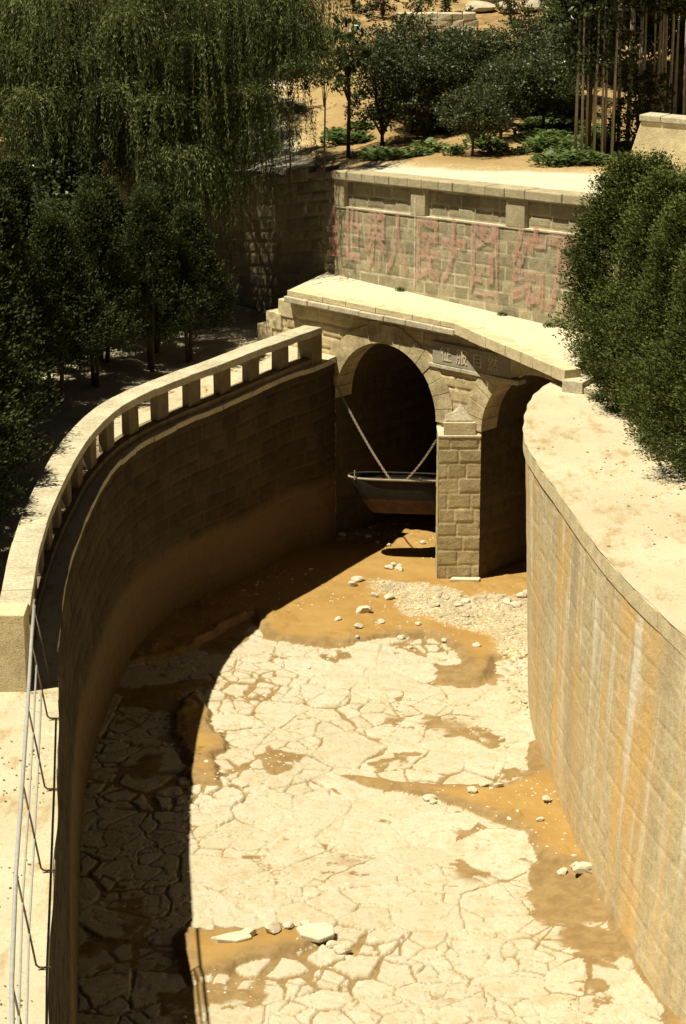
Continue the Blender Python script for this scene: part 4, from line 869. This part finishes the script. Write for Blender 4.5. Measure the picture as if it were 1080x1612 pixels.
# glossy tree over the grove and the grove of slender poles
gl = leafy('poplar_tree', 412, M['glossy'], 4.6, 1.35, 13, .12, 120, 1.5, tr=.07); place(gl, 5.55, 54.8, float(gz(5.55, 54.8)), 0, 1, 'glossy leaved tree with light spots in front of the dark grove', 'tree')
sg = leafy('slender_tree', 413, M['orchard'], 6.2, .75, 8, .11, 90, 2.55, tr=.034, bmat=M['palebark'])
spS = [(5.22,54.3,'f'),(5.36,54.15,'f'),(5.50,54.5,'f'),(5.63,54.2,'f'),(5.70,54.8,'f'),(5.83,54.3,'f'),(5.95,54.9,'f'),(6.05,54.35,'f'),(5.30,55.0,'f'),(6.5,57.0,'m'),(6.65,56.6,'m'),(6.8,57.5,'m'),(7.0,57.0,'m'),(7.1,58.1,'m'),(7.3,56.6,'r'),(7.42,57.3,'r'),(7.55,56.9,'r'),(7.62,57.8,'r'),(7.8,57.2,'r'),(7.95,58,'r'),(8.1,57.3,'r'),(8.3,57.9,'r'),(6.3,58.3,'m'),(7.2,59,'m'),(7.7,59.2,'r'),(6.2,60,'m'),(6.75,59.6,'m')] + [(6.25+.23*i_+.1*math.sin(i_*5), 55.6+1.1*abs(math.sin(i_*2.7)), 'm' if i_ < 5 else 'r') for i_ in range(13)]
LB_ = {'f': ('pale slender trunk in the front clump beside the road', 'slender trunks in the front clump'), 'm': ('pale slender trunk in the middle of the dark grove', 'slender trunks in the middle of the grove'), 'r': ('pale slender trunk at the right end of the grove above the low wall', 'slender trunks at the right of the grove')}
for i, (x, y, g_) in enumerate(spS):
    s_ = rnd.uniform(.9, 1.15); place(sg if i == 0 else copy_tree(sg), x, y, float(gz(x, y)), i*1.7, (s_*rnd.uniform(.8, 1.3), s_, s_), LB_[g_][0], 'tree', LB_[g_][1])
dk = leafy('dense_tree', 416, M['orchard'], 6.0, 2.3, 16, .16, 130, 1.2, tr=.12)
for i, (x, y, s_, lb) in enumerate(((8.6, 61.5, 1, 'large dark tree closing the grove at the top right corner'), (11.5, 60, 1.1, 'large dark tree beyond the right edge behind the grove'), (7.3, 65.5, 1.0, 'large dark tree behind the middle of the slender grove'), (10.5, 66, 1.2, 'large dark tree far behind the top right corner'), (-9.5, 72, 1.3, 'large dark tree far behind the willows at the left'), (-6.5, 76, 1.2, 'large dark tree behind the willows up the road'), (-13, 66, 1.3, 'large dark tree beyond the left edge behind the willows'))):
    place(dk if i == 0 else copy_tree(dk), x, y, float(gz(x, y)), i*1.1, s_, lb, 'tree')
# dark shrub in the grove
sh_ = leafy('shrub', 414, M['orchard'], 2.2, .85, 7, .10, 150, .1); place(sh_, 6.75, 55.2, float(gz(6.75, 55.2)), 0, .95, 'black green shrub between the slender trunks and the low stone wall', 'shrub')
# leafy tree at upper left, in front of the willow
lt = leafy('leafy_tree', 415, M['glossy'], 4.6, 1.35, 12, .12, 130, 1.6); place(lt, -5.9, 52.2, ZL, 0, 1, 'rounded dark leafy tree below the willow at the left', 'tree')
# --- weeping willow
wl = empty('willow_tree', (-4.4, 56.6, 7.2)); tag(wl, 'large weeping willow trailing long strands over the shaded wall at upper left', 'tree')
r_ = np.random.default_rng(500); C = []; Dd = []; T_ = []; twigs = MB()
def strand(p, out, L):
    n = int(L/.085)+2; t_ = np.linspace(0, 1, n); sl2 = np.minimum(t_*L, .5); x = p[0]+out[0]*(1-np.exp(-t_*L*2.2))*.55; y = p[1]+out[1]*(1-np.exp(-t_*L*2.2))*.55
    z = p[2]+.12*np.sin(np.minimum(t_*L*3, math.pi))-np.maximum(0, t_*L-.25); x = x+.03*np.sin(t_*L*2.3+p[0]*9); y = y+.03*np.cos(t_*L*2+p[1]*7)
    return np.stack([x, y, z], 1)
def willow_leaves(plumes, lower, dens, r_):
    C = []; Dd = []; T_ = []; tw = MB()
    for pl in plumes:
        x, y, z = pl[:3]; lo = pl[3] if len(pl) > 3 else lower; L0 = r_.uniform(1.6, 3.6); tn_ = r_.random()**1.5; ns = int(r_.integers(*dens)); rd0 = r_.uniform(.9, 2.0)
        if len(pl) > 4: ns = 75; rd0 = 2.3; L0 = r_.uniform(1.7, 2.6); tn_ = 1.0
        for k_ in range(ns):
            a = r_.random()*6.28; ro_ = rd0*r_.uniform(.35, 1); out = (math.cos(a)*ro_, math.sin(a)*ro_); L = min(L0*r_.uniform(.55, 1.15), max(.5, z-lo-.3*r_.random())); p = (x+r_.normal()*.13, y+r_.normal()*.13, z+r_.normal()*.08)
            S_ = strand(p, out, L); n = len(S_); tg = np.gradient(S_, axis=0)
            for rep in range(2): C.append(S_+r_.normal(size=(n, 3))*.022); Dd.append(tg/np.linalg.norm(tg, axis=1)[:, None]+r_.normal(size=(n, 3))*.45); T_.append(np.clip(tn_*.4+.30*r_.random(n)+.45*np.exp(-np.linspace(0, L, n)*1.6)-.05, 0, 1))  # leaf tone lighter towards strand tops, sunlit tips put into the colour
            if k_ % 6 == 0: tw.tube([tuple(v) for v in S_[::6]], .005, 3, cap=False)
    return np.concatenate(C), np.concatenate(Dd), np.concatenate(T_), tw
plumes = []
for i in range(125):
    a = r_.random()*6.28; q_ = math.sqrt(r_.random()); x = -3.6+3.3*q_*math.cos(a); y = 56.2+3.0*q_*math.sin(a); z = 9.0+5.0*(1-q_**2)**.5*(.35+.65*r_.random())+r_.normal()*.3
    plumes.append((x, y, z, (9.9 if x > -1.6 else 9.2 if x > -2.5 else 7.9) if y > 55.2 or x > -2.5 else 7.2))
for x0, x1, n_ in ((-6.6, -3.2, 20), (-3.4, -1.8, 10), (-1.7, .0, 15)):      # the front skirt, hanging before the wall
    for i in range(n_):
        x = r_.uniform(x0, x1); y = 53.0+.5*(x+2)*-.3+r_.random()*1.0 if x > -3.2 else r_.uniform(52.6, 54); plumes.append((x, y, r_.uniform(10.2 if x > -1.7 else 9.4, 12.4), (9.6 if x > -1.5 else 8.3) if x > -3.2 else 6.6))
for i in range(11): plumes.append((r_.uniform(-3.9, -2.3), r_.uniform(53.0, 54.2), r_.uniform(8.2, 9.4), r_.uniform(4.9, 6.4)))
for (x, y, z) in ((-2.15, 52.9, 9.75), (-3.3, 52.6, 10.9), (-4.6, 52.4, 11.4), (-5.7, 52.2, 10.6), (-1.4, 53.6, 11.6), (-2.6, 53.0, 12.0), (-3.9, 52.2, 9.6), (-6.3, 52, 11.9), (-5.0, 51.9, 9.9), (-.8, 54.4, 12.2), (-3.5, 52.0, 8.5), (-4.2, 52.6, 12.6), (-6.6, 51.6, 9.8)): plumes.append((x, y, z, 6.2 if x < -2.4 else 7.9 if x < -2 else 9.7, 1))
plumes += [(-2.05, 53.4, 9.75, 7.0), (-1.95, 53.5, 9.6, 6.9), (-2.3, 53.3, 9.5, 7.1), (-3.75, 52.2, 8.2, 5.6), (-3.55, 52.0, 8.0, 5.4), (-3.3, 52.2, 7.9, 5.6), (-1.05, 54.4, 9.9, 7.6), (-2.0, 53.2, 9.0, 6.8)]
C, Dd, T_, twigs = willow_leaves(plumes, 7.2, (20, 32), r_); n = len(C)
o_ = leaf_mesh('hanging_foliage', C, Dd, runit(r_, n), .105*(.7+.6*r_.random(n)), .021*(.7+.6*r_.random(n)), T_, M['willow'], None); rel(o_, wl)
rel(twigs.build('twigs', M['bark']), wl)
# second willow kind, copied behind and to the left
w2 = empty('willow_tree'); pl2 = []
for i in range(130):
    a = r_.random()*6.28; q_ = math.sqrt(r_.random()); pl2.append((3.1*q_*math.cos(a), 3.1*q_*math.sin(a), 2.4+4.6*(1-q_**2)**.5*(.35+.65*r_.random())+r_.normal()*.3))
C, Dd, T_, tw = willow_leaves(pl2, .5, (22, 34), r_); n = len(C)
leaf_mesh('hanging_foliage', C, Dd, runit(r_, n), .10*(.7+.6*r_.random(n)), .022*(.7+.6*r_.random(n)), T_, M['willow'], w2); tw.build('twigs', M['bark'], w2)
mb = MB(); mb.tube([(0, 0, -.3), (.05, .0, 2), (.1, .1, 4.6)], [.26, .2, .12], 9)
for i in range(10):
    x, y, z = pl2[i*12]; mb.tube([(.08, .05, 2.6+.15*i), (x/2, y/2, (z+3.6)/2+.3), (x, y, z)], [.07, .04, .012], 5)
mb.build('trunk', M['bark'], w2, smooth=True)
for i, (x, y, z, s_, lb) in enumerate(((-7.4, 55.4, 6.2, 1.15, 'weeping willow filling the upper left corner'), (-6.4, 61.5, 7.9, 1.2, 'weeping willow behind the large one above the shaded wall'), (-9.6, 61.5, 7.6, 1.3, 'weeping willow far behind the upper left corner'), (-6.6, 68, 8.5, 1.35, 'weeping willow far up the road behind the others'))):
    place(w2 if i == 0 else copy_tree(w2), x, y, z, i*2.1, s_, lb, 'tree')
mb = MB(); mb.tube([(-4.4, 56.6, 6.9), (-4.35, 56.5, 9), (-4.2, 56.2, 11)], [.30, .24, .18], 10)
for i in range(16):
    x, y, z = plumes[i*7][:3]; mb.tube([(-4.3, 56.4, 9.5+.1*i), ((x-4.3)/2, (y+56.4)/2, (z+10.8)/2+.3), (x, y, z)], [.09, .05, .015], 6)
rel(mb.build('trunk', M['bark'], smooth=True), wl)
# --- low plants in the orchard
def weed(seed):
    r2 = np.random.default_rng(seed); root = empty('low_plant'); n = 150; a = r2.random(n)*6.28; q_ = r2.random(n)**.6*.38; z = .04+.22*r2.random(n)*(1-q_); C_ = np.stack([np.cos(a)*q_, np.sin(a)*q_, z], 1)
    leaf_mesh('leaves', C_, np.stack([np.cos(a), np.sin(a), .5*r2.random(n)], 1), np.tile([0, 0, 1.], (n, 1))+r2.normal(size=(n, 3))*.4, .13*(.6+.8*r2.random(n)), .09*(.6+.8*r2.random(n)), r2.random(n), M['weed'], root)
    mb = MB()
    for a_ in range(5): mb.tube([(0, 0, -.03), (.1*math.cos(a_*1.3), .1*math.sin(a_*1.3), .16)], .008, 4)
    mb.build('stem', M['weed'], root); return root
wda = weed(1); pos = []
r2 = np.random.default_rng(44)
for i in range(700):
    x, y = r2.uniform(-.6, 6.2), r2.uniform(53, 62)
    if float(inpoly(np.array([[x]]), np.array([[y]]), farE)[0, 0]) < -.95 and float(vnoise(np.array([x*.8]), np.array([y*.5]), seed=88)[0]) > .05: pos.append((x, y))
    if len(pos) >= 105: break
for i, (x, y) in enumerate(pos):
    place(wda if i == 0 else copy_tree(wda), x, y, float(gz(x, y)), i*.9, rnd.uniform(.5, 1.3), 'low green leafy plant on the bare orchard soil', 'plant', 'low plants between the orchard trees')
# ivy-like plants in front of the low wall at the right
# ------------------------------------------------------------------ low wall at the right end of the road
lw2 = empty('low_stone_wall', (6.9, 51.5, 8)); tag(lw2, 'short stone parapet wall with a sloping end at the right above the trees', 'wall')
a0 = (6.15, 52.3); a1 = (9.5, 50.0); zb = 7.9; zt2 = 9.35
ddx, ddy = a1[0]-a0[0], a1[1]-a0[1]; Ln = math.hypot(ddx, ddy); ddx /= Ln; ddy /= Ln
def lwp(u, o_): return (a0[0]+ddx*u+ddy*o_, a0[1]+ddy*u-ddx*o_)
mb = MB(); f0, f1 = lwp(0, .2), lwp(0, -.2); g0, g1 = lwp(.42, .2), lwp(.42, -.2); h0, h1 = lwp(Ln, .2), lwp(Ln, -.2)
for (p0, p1, z0_) in ((f0, f1, 0),): pass
mb.add([(f0[0], f0[1], zb), (h0[0], h0[1], zb), (h0[0], h0[1], zt2-.14), (g0[0], g0[1], zt2-.14), (f1[0], f1[1], zb), (h1[0], h1[1], zb), (h1[0], h1[1], zt2-.14), (g1[0], g1[1], zt2-.14)], [(0, 1, 2, 3), (7, 6, 5, 4), (0, 3, 7, 4), (3, 2, 6, 7), (2, 1, 5, 6), (1, 0, 4, 5)])
rel(mb.build('wall_body', M['dressed'], bevel=.02), lw2)
mb = MB(); mb.prism([lwp(.40, .25), lwp(.9, .25), lwp(.9, -.25), lwp(.40, -.25)], zt2-.138, zt2); mb.prism([lwp(.91, .25), lwp(Ln, .25), lwp(Ln, -.25), lwp(.91, -.25)], zt2-.138, zt2-.005); rel(mb.build('wall_cap', M['coping'], bevel=.02), lw2)
# ------------------------------------------------------------------ far terrace wall and pale rocks
tw = empty('terrace_wall', (2.6, 75, 10)); tag(tw, 'low pale dry stone terrace wall beyond the orchard', 'wall')
mb = MB(); r_ = random.Random(6)
for row in range(3):
    x = 1.6
    while x < 3.6:
        w_ = r_.uniform(.25, .5); mb.box((x+w_/2, 71.6, float(gz(2.5, 71.4))+.10+row*.19), (w_*.96, .4, .19), 0, .02); x += w_
rel(mb.build('wall_stones', M['coping'], bevel=.02), tw)
for i, (x, y, s_) in enumerate(((4.1,74.5,.9),(4.5,75.4,1.3),(5.2,76,1.0),(3.6,76.5,.8),(5.7,74.5,.9),(6.2,75.5,1.1),(4.9,74.2,.7),(6.0,77,1.2))):
    o_ = bpy.data.objects.new('pale_boulder', SM[i % 7].copy()); o_.data.materials.clear(); o_.data.materials.append(M['coping']); link(o_); o_.location = (x, y, float(gz(x, y))+.15); o_.scale = (s_*1.3, s_*.8, s_*.9); o_.rotation_euler = (0, 0, i)
    tag(o_, 'pale boulder on the hillside at the top of the view', 'boulder', 'pale boulders on the far hillside')
# grass tufts at the foot of the slogan wall and weeds in front of the low wall
for i, (x, y, z, s_) in enumerate(((1.25,51.55,ZD+.03,.35),(3.3,49.1,ZD+.03,.3),(4.2,48.05,ZD+.03,.35))):
    c = copy_tree(wda); place(c, x, y, z, i, s_, 'small tuft growing where the slogan wall meets the bridge deck', 'plant', 'tufts at the foot of the slogan wall')

def scatter_flat(name, xr, yr, n, z, test, size, mat, label, cat, seed):
    bv = np.array([v.co[:] for v in SM[1].vertices]); bf = np.array([p.vertices[:] for p in SM[1].polygons]); V = []; F = []; cnt = 0; r_ = np.random.default_rng(seed)
    while cnt < n:
        x, y = r_.uniform(*xr), r_.uniform(*yr)
        if not test(x, y, r_): continue
        s_ = size*r_.uniform(.4, 1.6); a_ = r_.uniform(0, 6.28); c_, s2 = math.cos(a_), math.sin(a_); v = bv*[s_*1.3, s_*r_.uniform(.5, 1), s_*.6]
        v = np.stack([v[:, 0]*c_-v[:, 1]*s2+x, v[:, 0]*s2+v[:, 1]*c_+y, v[:, 2]+z+s_*.1], 1); F.append(bf+len(bv)*cnt); V.append(v); cnt += 1
    return tag(mesh_np(name, np.concatenate(V), np.concatenate(F), mat), label, cat, kind='stuff')
edgeR = np.array([(T_[0], T_[1]) for T_ in TR]); edgeL = np.array([(T_[0], T_[1]) for T_ in TL])
def exR(y): return float(np.interp(-y, -edgeR[:, 1], edgeR[:, 0]))
def exL(y): return float(np.interp(-y, -edgeL[:, 1], edgeL[:, 0]))
M['litter'] = rock_mat('dry brown litter', (.16, .10, .045), (.26, .17, .08), sc_=5, bump=.01)
scatter_flat('leaf_litter', (3.3, 8), (28, 45.3), 1500, ZR, lambda x, y, r_: x > exR(y)+.12 and r_.random() < min(1, .03+.97*max(0, (x-exR(y))/2.2-.35))*(vnoise(np.array([x*1.3]), np.array([y*1.0]), seed=7)[0] > -.1), .035, M['litter'], 'dry leaf litter and crumbs on the pale right bank below the hedge', 'litter', 3)
scatter_flat('leaf_litter', (-6, -2.5), (20, 50), 900, ZL, lambda x, y, r_: x < exL(y)-.12 and vnoise(np.array([x*1.2]), np.array([y*.9]), seed=8)[0] > .15, .03, M['litter'], 'dry leaf litter and crumbs on the left bank beside the railing', 'litter', 4)
for i, (x, y, s_) in enumerate(((4.75, 43.6, .55), (4.95, 42.7, .4), (5.3, 40.6, .4), (5.8, 38.4, .45))):
    c = copy_tree(wda); place(c, x, y, ZR, i*2, s_, 'small green weed at the foot of the hedge on the right bank', 'plant', 'weeds along the foot of the right hedge')
